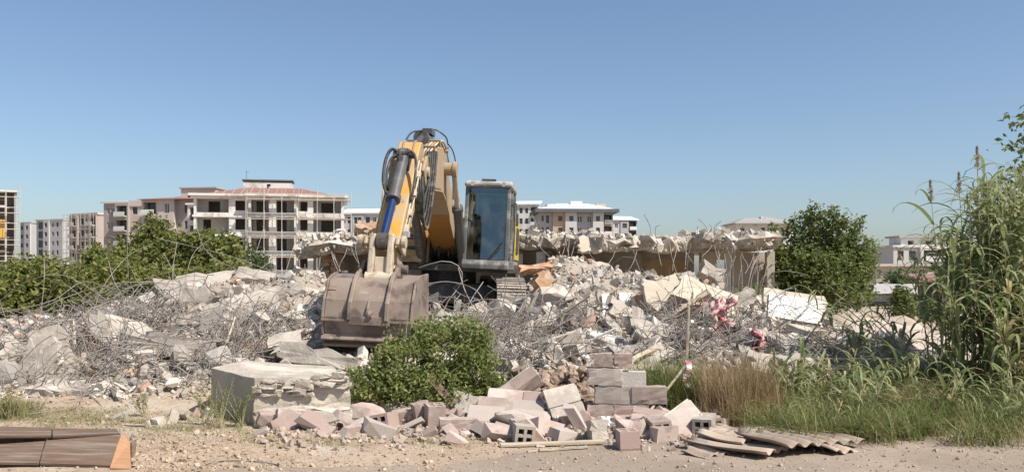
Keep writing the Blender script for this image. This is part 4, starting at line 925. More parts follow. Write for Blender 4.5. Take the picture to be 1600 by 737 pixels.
# ------------------------------------------------------------------ rubble heap: small bits
def in_rubble(x, y):
    if y < 10.7 or y > 24.3: return False
    if x > 6.6 - max(0, (12.5 - y)) * .9: return False
    return H(x, y) > .1
pos = []; siz = []
while len(pos) < 40000:
    y = 10.7 + 13.6 * rnd.random() ** 1.35; x = rnd.uniform(-.62 * y, min(6.6, .45 * y))
    if not in_rubble(x, y): continue
    if x < -3.5 and y < 13 and rnd.random() < .55: continue
    s = .028 * (1 / max(.02, rnd.random())) ** .55 * rnd.uniform(.8, 1.3); s = min(s, .24)
    pos.append((x, y, H(x, y) + s * rnd.uniform(-.1, .5))); siz.append(s)
tag(obj('rubble_fragments', scatter_bits(np.array(pos), np.array(siz), mt['debris'], 'rubble_fragments'), None), 'pale small concrete and plaster fragments covering the demolition heap', 'rubble', kind='stuff')
# pebbles and clods on the verge and the dirt shoulder
pos = []; siz = []
for _ in range(5200):
    y = rnd.uniform(6.6, 10.8); x = rnd.uniform(-.6 * y, .6 * y)
    if y < road_edge(x) - .1 and rnd.random() < .88: continue
    s = rnd.choice((.012, .016, .02, .025, .035)) * rnd.uniform(.7, 1.3)
    pos.append((x, y, H(x, y) + s * .15)); siz.append(s)
mt['pebble'] = M('pebble', (.33, .26, .195), (.43, .35, .27), 1, rand=.3, island=True)
tag(obj('pebbles', scatter_bits(np.array(pos), np.array(siz), mt['pebble'], 'pebbles'), None), 'pebbles and clods on the dirt shoulder of the road', 'gravel', kind='stuff')

# ------------------------------------------------------------------ rubble heap: single chunks
ZN = [(0, 250, 'among the rebar at far left'), (250, 350, 'on the left rubble slope behind the long beam'), (350, 505, 'on the rubble slope left of the bucket'), (505, 660, 'beside the bucket'),
      (660, 800, 'below the excavator cab'), (800, 930, 'on the rubble slope right of the tracks'), (930, 1060, 'on the middle of the right rubble slope'), (1060, 1200, 'near the red cloth'), (1200, 1330, 'between the red cloth and the reeds')]
KW = {'lump': 'blocky concrete lump', 'slab': 'flat slab piece', 'wedge': 'wedge shaped chunk', 'beam': 'stubby beam piece'}
KEEP = []          # pixel boxes left free for the named pieces
def chunk(px, py, s, kd=None, me=None, dz=.0):
    p = G(px, py)
    if kd is None: kd, me = rnd.choice(CH)
    zn = next((z for z in ZN if z[0] <= px < z[1]), ZN[-1]); far = 'high' if p.y > 15.5 else 'low'
    flat = .45 if kd == 'slab' else 3
    o = inst('concrete_chunk', me, None, (p.x, p.y + s * .1, p.z + s * (.08 if kd == 'slab' else .16) + dz), (rnd.gauss(0, flat * .5), rnd.gauss(0, flat * .5), rnd.uniform(0, 6.3)), [s * rnd.uniform(.85, 1.15) for _ in range(3)])
    tag(o, KW[kd] + ' ' + far + ' ' + zn[2], 'concrete chunk', KW[kd] + 's ' + far + ' ' + zn[2]); return o
cnt = 0
while cnt < 285:
    px = rnd.uniform(0, 1330); py = rnd.uniform(432, 640)
    top = np.interp(px, [0, 200, 330, 420, 500, 660, 800, 860, 1180, 1240, 1330], [545, 500, 445, 438, 470, 475, 480, 440, 445, 520, 560])
    bot = np.interp(px, [0, 200, 330, 420, 540, 800, 960, 1080, 1200, 1330], [605, 600, 580, 570, 545, 580, 570, 560, 590, 590])
    if not top < py < bot: continue
    if any(a <= px <= c and b <= py <= e for a, b, c, e in ((505, 430, 665, 545), (60, 505, 118, 590), (195, 515, 342, 565), (1030, 425, 1215, 535), (930, 450, 1000, 505), (1180, 450, 1300, 535), (815, 405, 870, 470), (440, 520, 570, 580), (285, 440, 440, 478))): continue
    d = G(px, py).y
    s = rnd.choice((.18, .2, .22, .25, .28, .32, .38, .46, .58)) * (1.0 if d < 15 else 1.2)
    if px < 230: s *= .8
    chunk(px, py, s); cnt += 1

def rough_slab(w, h, t, j=.06, seed=0, n=5):
    """broken slab, its face in local x,z, thickness along y"""
    r = random.Random(seed); pts = []
    for a, b in (((-w/2, 0), (w/2, 0)), ((w/2, 0), (w/2, h)), ((w/2, h), (-w/2, h)), ((-w/2, h), (-w/2, 0))):
        for k in range(n):
            q = k / n; pts.append((a[0] + (b[0] - a[0]) * q + r.uniform(-j, j), a[1] + (b[1] - a[1]) * q + r.uniform(-j, j)))
    m = len(pts); mb = MB(); c0 = (r.uniform(-.1, .1) * w, h * .5)
    ring = [[(x, -t / 2 + r.uniform(-1, 1) * t * .06, z) for x, z in pts], [(x + r.uniform(-j, j) * .6, r.uniform(-.15, .15) * t, z + r.uniform(-j, j) * .6) for x, z in pts], [(x + r.uniform(-j, j) * .5, t / 2, z + r.uniform(-j, j) * .5) for x, z in pts]]
    vs = [v for q in ring for v in q] + [(c0[0], -t / 2, c0[1]), (c0[0], t / 2, c0[1])]; fs = []
    for q in range(2): fs += [(q * m + k, q * m + (k + 1) % m, (q + 1) * m + (k + 1) % m, (q + 1) * m + k) for k in range(m)]
    fs += [(3 * m, (k + 1) % m, k) for k in range(m)] + [(3 * m + 1, 2 * m + k, 2 * m + (k + 1) % m) for k in range(m)]
    return mb.add(vs, fs)

def piece(name, label, cat, mat, px, py, d, w, h, t, rot, seed=0, j=.05, dz=0, group=None):
    p = P(px, py, d) if d else G(px, py)
    if p.z < H(p.x, p.y) - .06: p = G(px, py)
    o = obj(name, rough_slab(w, h, t, j, seed), mt[mat], None, loc=(p.x, p.y, p.z + dz), rot=[R(a) for a in rot]); tag(o, label, cat, group); return o
piece('concrete_slab', 'tall pale concrete slab standing on end in the rebar at far left', 'concrete slab', 'concrete_plain', 96, 592, 12.4, .40, .72, .2, (-14, -16, 18), 1)
piece('concrete_slab', 'leaning grey slab left of the tall standing slab', 'concrete slab', 'concrete_plain', 46, 596, 12.6, .46, .60, .16, (-22, 14, -12), 2)
piece('concrete_slab', 'flat slab on the ground below the tall standing slab', 'concrete slab', 'concrete_plain', 105, 618, 11.6, .95, .5, .14, (-74, 3, 4), 3)
piece('concrete_slab', 'narrow slab poking out of the rebar near the vine bushes', 'concrete slab', 'concrete_plain', 168, 542, 13.4, .26, .5, .16, (-16, -24, 20), 4)
piece('concrete_beam', 'long pale broken beam lying across the left rubble slope', 'concrete beam', 'concrete_plain', 268, 560, 13.2, 1.45, .30, .34, (-16, 3, -6), 5, .06)
piece('concrete_slab', 'broad flat slab above the long pale beam', 'concrete slab', 'concrete_plain', 258, 518, 14.6, 1.25, .8, .16, (-66, -4, -14), 6, .08)
piece('concrete_slab', 'pale slab with a rounded top on the crest of the left heap', 'concrete slab', 'concrete_plain', 316, 462, 17.3, 1.1, .7, .2, (-58, -8, 10), 7, .08)
piece('concrete_slab', 'pointed pale chunk standing on the left crest', 'concrete slab', 'concrete_plain', 307, 492, 16.2, .52, .36, .3, (-20, 4, -10), 8, .09)
piece('concrete_slab', 'long slab below the reddish plaster piece on the left crest', 'concrete slab', 'concrete_plain', 380, 500, 15.8, 1.2, .52, .2, (-50, -10, 14), 9, .07)
piece('plaster_fragment', 'reddish plastered fragment near the left crest', 'plaster fragment', 'block', 418, 472, 16.6, .62, .34, .08, (-55, -18, 20), 10)
piece('concrete_slab', 'slab topping the heap left of the bucket', 'concrete slab', 'concrete_plain', 395, 442, 17.8, .8, .32, .22, (-50, 4, -8), 11)
piece('concrete_beam', 'long broken beam with ragged end in front of the bucket', 'concrete beam', 'concrete_plain', 500, 574, 11.7, 1.15, .22, .26, (-22, 9, -14), 12, .04)
piece('concrete_beam', 'ragged slab end left of the bucket base', 'concrete beam', 'concrete_plain', 452, 556, 12.3, .5, .26, .3, (-30, -10, 24), 13, .06)
piece('plaster_slab', 'large cream plastered slab tilted on the right heap', 'wall slab', 'plaster', 1092, 488, 17.3, .95, .62, .2, (-50, 24, -10), 14, .06)
piece('plaster_slab', 'cream slab end with round hole leaning behind the orange blocks', 'wall slab', 'plaster', 1046, 478, 17.6, .6, .5, .14, (-34, -16, 14), 15, .05)
piece('concrete_slab', 'grey slab wedged under the white tiled pieces', 'concrete slab', 'old_concrete', 972, 502, 15.6, .52, .3, .1, (-28, 24, 24), 16)
piece('concrete_slab', 'pale chunk standing upright below the broken roof slab', 'concrete slab', 'concrete_plain', 990, 446, 20.6, .3, .36, .2, (-8, 8, 20), 17)
piece('concrete_slab', 'smooth pale slab fragment hanging off the roof edge', 'concrete slab', 'plaster', 922, 393, 23.75, .56, .42, .1, (-28, 0, 6), 18, .08)
piece('concrete_slab', 'tilted slab leaning right of the excavator tracks', 'concrete slab', 'concrete_plain', 893, 446, 19.2, .42, .3, .16, (-20, -34, 10), 19)
piece('concrete_slab', 'pale slab lying below the roof edge near the columns', 'concrete slab', 'concrete_plain', 936, 424, 22.0, .5, .3, .14, (-46, 12, 8), 20)
piece('concrete_slab', 'rounded pale chunk at the right end of the heap', 'concrete slab', 'concrete_plain', 1108, 437, 21.2, .42, .32, .3, (-24, 20, 0), 21, .1)
piece('concrete_slab', 'pale chunk leaning on the grey post', 'concrete slab', 'concrete_plain', 1072, 440, 20.8, .4, .2, .2, (-40, -10, 0), 22, .06)
# white tiled wall pieces: backing with single tiles
def tiled(label, px, py, d, w, h, t, rot, nx, nz, seed):
    p = P(px, py, d)
    if p.z < H(p.x, p.y) - .06: p = G(px, py)
    r = empty('tiled_wall_piece', p, [R(a) for a in rot]); tag(r, label, 'wall piece')
    obj('backing', rough_slab(w + .12, h + (.16 if w > .5 else .05), t, .04, seed), mt['plaster'], r)
    me = MB().b2((0, -.012, 0), (w / nx - .008, 0, h / nz - .008)).mesh('tile', mt['tile_white'])
    for i in range(nx):
        for k in range(nz):
            if random.Random(seed * 31 + i * 7 + k).random() < .93: inst('tile', me, r, (-w / 2 + i * w / nx, -t / 2 - .022, .02 + k * h / nz))
    return r
tiled('big white tiled wall piece lying at the right end of the heap', 1240, 508, 15.6, .86, .5, .16, (-42, 9, -10), 2, 2, 1)
tiled('white tiled block standing in the middle of the right heap', 974, 484, 16.4, .26, .28, .2, (-4, 2, 14), 1, 1, 2)
tiled('small white tiled block left of its larger twin', 946, 484, 16.6, .14, .26, .12, (-6, -3, 10), 1, 1, 3)
tiled('white tiled scrap under the brick fragment', 934, 462, 17.6, .26, .16, .1, (-36, 6, -18), 1, 1, 4)

# clay hollow brick pieces
def hollow(name, l, w, h, nx, nz, mat, wall=.014):
    """block with through holes along its length: x = length, holes in the y/z section"""
    mb = MB(); ys = [-w / 2]; cw = (w - wall * (nx + 1)) / nx; chh = (h - wall * (nz + 1)) / nz
    for k in range(nx + 1): y0 = -w / 2 + k * (cw + wall); mb.b2((-l / 2, y0, -h / 2), (l / 2, y0 + wall, h / 2))
    for i in range(nx):
        y0 = -w / 2 + wall + i * (cw + wall)
        for k in range(nz + 1): z0 = -h / 2 + k * (chh + wall); mb.b2((-l / 2 + .001, y0, z0), (l / 2 - .001, y0 + cw, z0 + wall))
    return mb.mesh(name, mat)
cl = hollow('clay_block', .34, .19, .13, 3, 2, mt['clay'])
def clayrow(label, px, py, d, n, rot, gap=.005):
    p = P(px, py, d)
    if p.z < H(p.x, p.y) - .03: p = G(px, py); p.z += .04
    r = empty('clay_block_row', p, [R(a) for a in rot]); tag(r, label, 'brick fragment')
    for k in range(n): inst('clay_block', cl, r, ((k - (n - 1) / 2) * (.34 + gap), 0, .07))
    obj('mortar_bed', MB().b2((-n * .17, -.085, -.003), (n * .17, .085, -.03)), mt['mortar'], r)
clayrow('orange hollow brick row leaning on the cream slab', 1085, 486, 16.6, 2, (20, -34, -20))
clayrow('orange hollow brick row beside the red cloth', 1098, 490, 16.9, 2, (12, -6, 12))
clayrow('orange hollow bricks just right of the white tiled block', 992, 482, 16.3, 1, (10, 80, 20))
fr_ = piece('brick_fragment', 'reddish brick wall fragment standing beside the right track', 'brick fragment', 'clay', 846, 468, 17.0, .30, .52, .26, (-6, 6, 20), 31, .06)
piece('brick_fragment', 'broken brown brick lintel on top of the standing fragment', 'brick fragment', 'clay', 838, 424, 17.2, .62, .14, .2, (-30, -8, 10), 32, .04)
piece('brick_fragment', 'salmon brick lump on the roof left of the arm', 'brick fragment', 'clay', 572, 362, 24.6, .5, .22, .3, (-30, 4, 10), 33, .06)
for q, (px, py, lb) in enumerate(((440, 560, 'small orange plaster scrap left of the bucket'), (205, 592, 'small orange scrap at the foot of the long pale beam'), (1030, 590, 'orange scrap behind the green grass tuft'))):
    piece('plaster_scrap', lb, 'plaster scrap', 'clay', px, py, None, .2, .14, .05, (-40, 10 * q, 15), 40 + q, .03)

# timber, pipes and other scraps sticking out of the heap
for q in range(16):
    px = (150, 230, 345, 410, 470, 700, 860, 905, 930, 1010, 1035, 1060, 1165, 1210, 1250, 300)[q]; py = (585, 570, 560, 505, 490, 560, 505, 540, 470, 545, 500, 530, 560, 575, 545, 520)[q]
    p = G(px, py); a = rnd.uniform(0, 6.28); l_ = rnd.uniform(.4, 1.0); dv = Vector((math.cos(a), math.sin(a) * .6, rnd.uniform(.05, .7))).normalized()
    mb = MB(); ww = rnd.uniform(.02, .045)
    if q % 4 == 3: mb.cyl(p, p + dv * l_, .018, n=8); nm, lb, mm = 'broken_pipe', 'thin pale pipe jutting out', 'tile_white'
    else:
        u = dv.orthogonal().normalized(); w = dv.cross(u); vs = []
        for t in (0, .33, .66, 1): vs += [p + dv * l_ * t + u * sx * ww * rnd.uniform(.8, 1.2) + w * sy * .011 for sx, sy in ((-1, -1), (1, -1), (1, 1), (-1, 1))]
        mb.add(vs, [(k * 4 + i, k * 4 + (i + 1) % 4, k * 4 + 4 + (i + 1) % 4, k * 4 + 4 + i) for k in range(3) for i in range(4)] + [(3, 2, 1, 0), (12, 13, 14, 15)]); nm, lb, mm = 'timber_scrap', 'splintered timber scrap jutting out', 'wood_pale'
    zn = next((z for z in ZN if z[0] <= px < z[1]), ZN[-1]); tag(obj(nm, mb, mt[mm], None, world=True), lb + ' ' + zn[2], nm.replace('_', ' '), lb + 's ' + zn[2])
# big broken floor slabs leaning in the heap
for q, (px, py, w, h, t, ro, lb) in enumerate(((185, 545, .7, .5, .14, (-40, 12, 20), 'grey slab half buried in the left wire mat'), (330, 520, .6, .4, .12, (-30, -18, -14), 'tilted slab at the right end of the long pale beam'), (470, 470, .7, .45, .14, (-50, 10, 12), 'slab resting left of the bucket on the slope'),
    (870, 470, .55, .4, .12, (-36, 20, 10), 'slab leaning below the standing brick fragment'), (905, 470, .5, .3, .16, (-30, -12, -10), 'thick pale slab right of the standing brick fragment'), (1010, 455, .7, .4, .12, (-44, -14, 14), 'broad slab between the tiled block and the cream slab'), (1035, 530, .8, .3, .16, (-50, 8, 6), 'long low slab in the wires below the orange bricks'),
    (860, 520, .5, .4, .1, (-40, 16, -12), 'slab in the middle of the slope right of the bush'), (1160, 480, .5, .36, .2, (-30, -10, 0), 'pale lump between the red cloth and the white tiled piece'), (1225, 585, .8, .4, .2, (-56, 6, 12), 'pale slab at the foot of the heap before the reeds'), (20, 570, .5, .4, .16, (-30, 20, 10), 'pale slab cut by the left edge of the picture'), (225, 505, .5, .3, .14, (-60, 0, 20), 'small flat slab under the vine bush'))):
    piece('concrete_slab', lb, 'concrete slab', 'concrete_plain', px, py, None, w, h, t, ro, 70 + q, .07, -.04)
# red cloth, thrown over the rubble
def cloth(label, px, py, d, w, h, seed, mat='cloth_red', rot=0):
    r = random.Random(seed); p = G(px, py); p.y += .12; p.z += .06; nxx, nz = 16, 20; vs = []
    for i in range(nxx + 1):
        for k in range(nz + 1):
            a, b = i / nxx, k / nz
            x = (a - .5) * w * (1 - .3 * math.sin(b * 3)) + .05 * math.sin(b * 7 + seed); z = h * (1 - b); y = .12 * math.sin(a * 11 + b * 3 + seed) * .6 + .10 * math.sin(b * 9 + a * 4) * .6 + .5 * h * (1 - b) - .1 + .03 * math.sin(a * 27 + b * 17)
            vs.append((x + .03 * math.sin(b * 19 + a * 6), y, z + .03 * math.sin(a * 23)))
    fs = [(i * (nz + 1) + k, (i + 1) * (nz + 1) + k, (i + 1) * (nz + 1) + k + 1, i * (nz + 1) + k + 1) for i in range(nxx) for k in range(nz)]
    o = obj('cloth', MB().add(vs, fs), mt[mat], None, loc=p, rot=(0, 0, R(rot)), smooth=True)
    s = o.modifiers.new('thickness', 'SOLIDIFY'); s.thickness = .008; tag(o, label, 'cloth')
cloth('large crumpled faded red cloth hanging over the right heap', 1131, 524, 15.0, .36, .48, 1)
cloth('small strip of faded red cloth right of the large red cloth', 1187, 562, 13.9, .12, .34, 5)
# scraps of white plastic
for q, (px, py, s, lb) in enumerate(((146, 606, .16, 'white plastic bag on the reddish soil at left'), (70, 612, .12, 'pale plastic scrap among wires near the left edge'), (905, 560, .2, 'crumpled white sheet low on the right heap'), (824, 520, .2, 'bluish white sheet under the rebar below the cab'), (292, 553, .16, 'white scrap beneath the long pale beam'))):
    p = G(px, py); me = hull_mesh('plastic_scrap', mt['bag'], [(rnd.gauss(0, .5), rnd.gauss(0, .3), rnd.uniform(0, .35)) for _ in range(22)]); rock_detail(me, rnd, .12)
    tag(inst('plastic_scrap', me, None, p, (0, 0, rnd.uniform(0, 3)), (s, s, s)), lb, 'plastic scrap')

# ------------------------------------------------------------------ rebar
def tubes_np(paths, radii, k=4):
    parts = []
    for pts, r in zip(paths, radii):
        pts = np.asarray(pts, float); n = len(pts); t = np.gradient(pts, axis=0); t /= np.linalg.norm(t, axis=1)[:, None] + 1e-9
        ref = np.array([0.31, .42, .85]); u = np.cross(t, ref); u /= np.linalg.norm(u, axis=1)[:, None] + 1e-9; w = np.cross(t, u)
        a = np.arange(k) * 2 * np.pi / k
        v = pts[:, None] + r * (u[:, None] * np.cos(a)[None, :, None] + w[:, None] * np.sin(a)[None, :, None])
        i = (np.arange(n - 1)[:, None] * k + np.arange(k)[None]).ravel(); j = (np.arange(n - 1)[:, None] * k + (np.arange(k)[None] + 1) % k).ravel()
        parts.append((v.reshape(-1, 3), np.stack([i, j, j + k, i + k], 1)))
    return merge_np(parts)

def spline_np(c, m=14):
    return np.array([tuple(p) for p in smooth_pts(c, max(2, m // (len(c) - 1)))])

def strand(p, length, lift, r=rnd):
    """bent bar springing out of the heap at p"""
    a = r.uniform(0, 6.28); c = [p]; cur = Vector(p); hd = Vector((math.cos(a), math.sin(a) * .7, r.uniform(0, lift))); hd.normalize(); n = r.randint(3, 5)
    for k in range(n):
        cur = cur + hd * (length / n); hd = (hd + Vector((r.gauss(0, .45), r.gauss(0, .4), r.gauss(-.22, .4)))).normalized()
        hh = H(cur.x, cur.y)
        if cur.z < hh: cur.z = hh + r.uniform(0, .06); hd.z = abs(hd.z)
        c.append(cur.copy())
    if r.random() < .4:      # kinked rather than sprung
        return np.array([tuple(c[i].lerp(c[i + 1], t)) for i in range(len(c) - 1) for t in (0, .08, .5, .92)] + [tuple(c[-1])])
    return spline_np(c)

def knot(c, rad, r=rnd):
    """bar curled inside a tangle"""
    pts = []
    a = r.uniform(0, 6.28); t1 = r.uniform(-.7, .7); rr = r.uniform(.35, 1.0)
    for k in range(5):
        a += r.uniform(.5, 1.1); q = Vector((math.cos(a) * rad[0] * rr, math.sin(a) * rad[1] * rr, math.sin(a + t1) * rad[2] * rr * r.uniform(.4, 1) + r.uniform(-.1, .1)))
        p = c + q; p.z = max(p.z, H(p.x, p.y) + .01); pts.append(p)
    return spline_np(pts)

TANGLES = [  # px, py, half width px, half height px, bars
 (40, 560, 60, 45, 90), (140, 560, 70, 50, 130), (205, 500, 70, 40, 130), (120, 600, 90, 20, 60), (260, 545, 80, 40, 70), (385, 525, 55, 50, 150), (350, 470, 70, 35, 60), (440, 520, 60, 40, 60),
 (470, 425, 50, 35, 50), (700, 480, 50, 25, 60), (745, 530, 60, 30, 100), (830, 520, 70, 40, 110), (790, 560, 60, 30, 100), (890, 545, 60, 40, 70), (1000, 510, 50, 40, 60), (1070, 520, 60, 40, 120), (1060, 560, 60, 20, 70),
 (1150, 510, 40, 30, 60), (1180, 545, 50, 30, 60), (1265, 560, 60, 30, 90), (1230, 520, 50, 25, 40), (300, 590, 60, 25, 60), (60, 510, 70, 30, 50), (330, 430, 60, 30, 40), (960, 440, 60, 22, 40)]
paths = []; radii = []
for (px, py, hw, hh, nb) in TANGLES:
    for _ in range(int(nb * (1.7 if nb >= 100 else .8))):
        qx = px + rnd.gauss(0, .55) * hw; qy = min(640, max(440, py + rnd.gauss(0, .5) * hh)); p = G(qx, qy)
        if p.y > 24 or (515 < qx < 660 and 430 < qy < 540): continue
        sc = p.y / FPX; rad = (hw * sc * rnd.uniform(.25, .8), hw * sc * .6, hh * sc * rnd.uniform(.3, .9))
        paths.append(knot(p + Vector((0, 0, rnd.uniform(.05, .25))), rad) if rnd.random() < .62 else strand(p, rnd.uniform(.5, 1.3), .9)); radii.append(rnd.choice((.0034, .0042, .0052, .0068)))
V, Fc = tubes_np(paths, radii)
tag(obj('rebar_tangle', npmesh('rebar_tangle', V, Fc, mt['rebar'], True), None), 'grey tangled mass of thin reinforcing wire spread over the heap', 'rebar', kind='stuff')

def bar(pts, r, label, group=None):
    V, Fc = tubes_np([pts], [r], 6); return tag(obj('rebar', npmesh('rebar', V, Fc, mt['rebar'], True), None, world=True), label, 'rebar', group)
# bars that stand clear of the tangle, one by one
for k in range(130):
    px = rnd.choice((rnd.uniform(0, 480), rnd.uniform(660, 1320))); py = rnd.uniform(470, 590)
    if px < 250: py = rnd.uniform(490, 600)
    p = G(px, py); zn = next((z for z in ZN if z[0] <= px < z[1]), ZN[-1])
    bar(strand(p, rnd.uniform(.9, 1.9), 1.3), rnd.choice((.0045, .0055, .0065)), 'bent steel bar ' + zn[2], 'bent bars ' + zn[2])
for q, pts in enumerate((  # particular bars
    [(0, 488, 14), (80, 470, 14.5), (130, 440, 15), (180, 452, 15)], [(20, 500, 13.5), (130, 455, 14), (215, 440, 14.5), (330, 450, 15)], [(305, 350, 16), (330, 400, 15.5), (420, 440, 15), (520, 470, 15)],
    [(245, 372, 16), (300, 385, 15.8), (360, 400, 15.6), (440, 430, 15.5)], [(60, 520, 13), (68, 450, 13.2), (70, 400, 13.4)], [(275, 500, 14), (270, 430, 14.2), (276, 380, 14.4)], [(290, 520, 14), (285, 470, 14), (300, 400, 14.4), (330, 372, 14.6)],
    [(0, 470, 15), (40, 440, 15), (100, 430, 15), (170, 470, 15)], [(140, 510, 13.5), (160, 450, 14), (200, 400, 14.4), (240, 380, 14.5)])):
    bar(spline_np([P(*a) for a in pts]), .0055, ['long bar arching over the vine bushes at far left', 'long bar sweeping across the vine bushes towards the crest', 'long straight bar slanting down from the vine tree to the heap', 'second slanting bar below the long straight bar by the vine tree', 'thin bar standing upright at far left before the bushes', 'thin upright bar in front of the vine tree', 'curved bar rising in front of the vine tree', 'low arched bar over the left bushes', 'bar rising steeply before the left edge of the vine tree'][q])
for q, pts in enumerate(([(655, 418, 16.4), (690, 408, 16.2), (716, 415, 16.2), (722, 440, 16.2), (700, 470, 16), (688, 500, 15.6)], [(660, 445, 16), (700, 440, 16), (742, 452, 15.8), (760, 480, 15.6)], [(716, 418, 16.2), (725, 450, 16), (738, 478, 15.6)], [(755, 440, 16), (740, 462, 15.8), (730, 480, 15.6)], [(690, 500, 15), (740, 470, 15), (790, 472, 15), (810, 500, 15)])):
    bar(spline_np([P(*a) for a in pts]), .010, ['kinked thick bar between bucket and cab', 'thick bar bending down under the cab', 'thick bar dropping from the kinked bar', 'short thick bar leaning under the cab', 'thick bar arching over the rubble below the cab'][q])
for q in range(34):      # bars hanging from the torn slab
    px = rnd.uniform(830, 1195) if q < 27 else rnd.uniform(478, 560); y0 = 386 + rnd.uniform(-6, 6); bow = rnd.uniform(-26, 26); l_ = rnd.uniform(30, 72); dd = rnd.uniform(23.4, 23.9)
    side = 'left of the arm' if px < 600 else ('above the middle of the heap' if px < 1020 else 'near the grey column')
    bar(spline_np([P(px, y0 - 8, 24.2), P(px + bow * .3, y0 + l_ * .25, dd), P(px + bow * .9, y0 + l_ * .65, dd - .2), P(px + bow * rnd.uniform(.6, 1.8), y0 + l_, dd - .3)]), .009, 'bar hanging from the torn roof slab ' + side, 'bars hanging from the torn slab ' + side)
for q in range(9):
    px = (838, 846, 1016, 1024, 1090, 1104, 1110, 1118, 1126)[q]
    bar(spline_np([P(px, 368, 24.6), P(px + rnd.uniform(-3, 3), 355, 24.6), P(px + rnd.uniform(-14, 10), 340 + rnd.uniform(-8, 14), 24.6)]), .010, 'short bar on the slab edge ' + ('beside the cab' if q < 2 else 'above the middle of the heap' if q < 4 else 'above the grey column'), 'short bars sticking up from the slab')
for q in range(10):
    px = 1140 + q * 6 + rnd.uniform(-4, 4)
    bar(spline_np([P(px, 470, 22.4), P(px + rnd.uniform(-6, 10), 440, 22.4), P(px + rnd.uniform(-4, 26), 395 + rnd.uniform(-10, 20), 22.6)]), .008, 'thin bar rising between the grey column and the tree', 'thin bars between the grey column and the tree')
# ------------------------------------------------------------------ foreground: foundation block
def jitter_mesh(mb, cuts, amp, seed, keep=None):
    me = mb.mesh('tmp'); bm = bmesh.new(); bm.from_mesh(me); bpy.data.meshes.remove(me)
    bmesh.ops.subdivide_edges(bm, edges=bm.edges, cuts=cuts, use_grid_fill=True); r = random.Random(seed)
    for v in bm.verts:
        a = amp if keep is None else amp * keep(v.co)
        v.co += Vector((r.uniform(-a, a), r.uniform(-a, a), r.uniform(-a, a)))
    bmesh.ops.recalc_face_normals(bm, faces=bm.faces)
    m2 = bpy.data.meshes.new('jit'); bm.to_mesh(m2); bm.free(); return m2
A = P(330, 600, 10.15); B = P(397, 600, 9.45); Cc = P(547, 600, 9.75); Dd = P(520, 600, 10.75); E = P(380, 600, 10.95)
tops = [.54, .50, .47, .49, .55]; plan = [A, B, Cc, Dd, E]
vs = [(p.x, p.y, -.05) for p in plan] + [(p.x, p.y, t) for p, t in zip(plan, tops)]
fs = [(4, 3, 2, 1, 0), (5, 6, 7, 8, 9)] + [(k, (k + 1) % 5, 5 + (k + 1) % 5, 5 + k) for k in range(5)]
FB = empty('foundation_block', (B.x, B.y, 0)); tag(FB, 'large square concrete foundation block with ragged front beside the bush', 'concrete block')
me = jitter_mesh(MB().add(vs, fs), 9, .013, 3, lambda c: .35 if c.x < B.x else (1.6 if c.z > .45 else 1))
obj('core', me, mt['old_concrete'], FB, world=True)
def face_pt(a, z, out): q = B.lerp(Cc, a); nrm = Vector((Cc.y - B.y, -(Cc.x - B.x), 0)).normalized(); return Vector((q.x, q.y, z)) + nrm * out
rc = random.Random(4)
for k in range(46):      # crust of old mortar and gravel hanging along the upper half of the ragged side
    a = rc.random(); z = rc.choice((.34, .38, .42, .46)) + rc.uniform(-.03, .03) + (.04 if a > .62 else 0); s_ = rc.uniform(.07, .15); q = face_pt(a, z, rc.uniform(.0, .03))
    obj('crust', hull_mesh('crust', mt['old_concrete'], [(q.x + p[0] * s_ * 1.5, q.y + p[1] * s_, q.z + p[2] * s_ * .9) for p in chunk_pts(rc, rc.choice(('lump', 'slab', 'wedge')))]), None, FB, world=True)
obj('footing', jitter_mesh(MB().prism([(0, -.02), (1.0, -.02), (1.0, .14), (.5, .19), (0, .17)], lambda a, z: face_pt(a, z, .12 + .1 * a), lambda a, z: face_pt(a, z, -.05)), 4, .02, 5), mt['old_concrete'], FB, world=True)

# ------------------------------------------------------------------ hollow blocks and wall fragments
hb = hollow('hollow_block', .38, .19, .185, 2, 2, mt['block'], .028)
hbg = hollow('hollow_block', .38, .19, .185, 2, 2, mt['block_grey'], .028)
def broken_block(seed, mat):
    """block snapped off at one end"""
    me = hollow('broken_block', .26, .19, .185, 2, 2, mat, .028); r = random.Random(seed)
    for v in me.vertices:
        if v.co.x > 0: v.co.x -= r.uniform(0, .11)
    return me
BB = [broken_block(k, mt['block']) for k in range(5)]
def chipped(seed):
    """solid face block with knocked edges"""
    me = jitter_mesh(MB().b2((-.19, -.095, -.0925), (.19, .095, .0925)), 3, .004, seed); r = random.Random(seed)
    for v in me.vertices:
        e = sum((abs(abs(v.co.x) - .19) < .01, abs(abs(v.co.y) - .095) < .01, abs(abs(v.co.z) - .0925) < .01))
        if e >= 2 and r.random() < .45: v.co *= 1 - r.uniform(.02, .10 if e == 2 else .2)
    me.materials.append(mt['block']); me.name = 'block'; return me
HS = [chipped(k) for k in range(8)]; hsolid = HS[0]

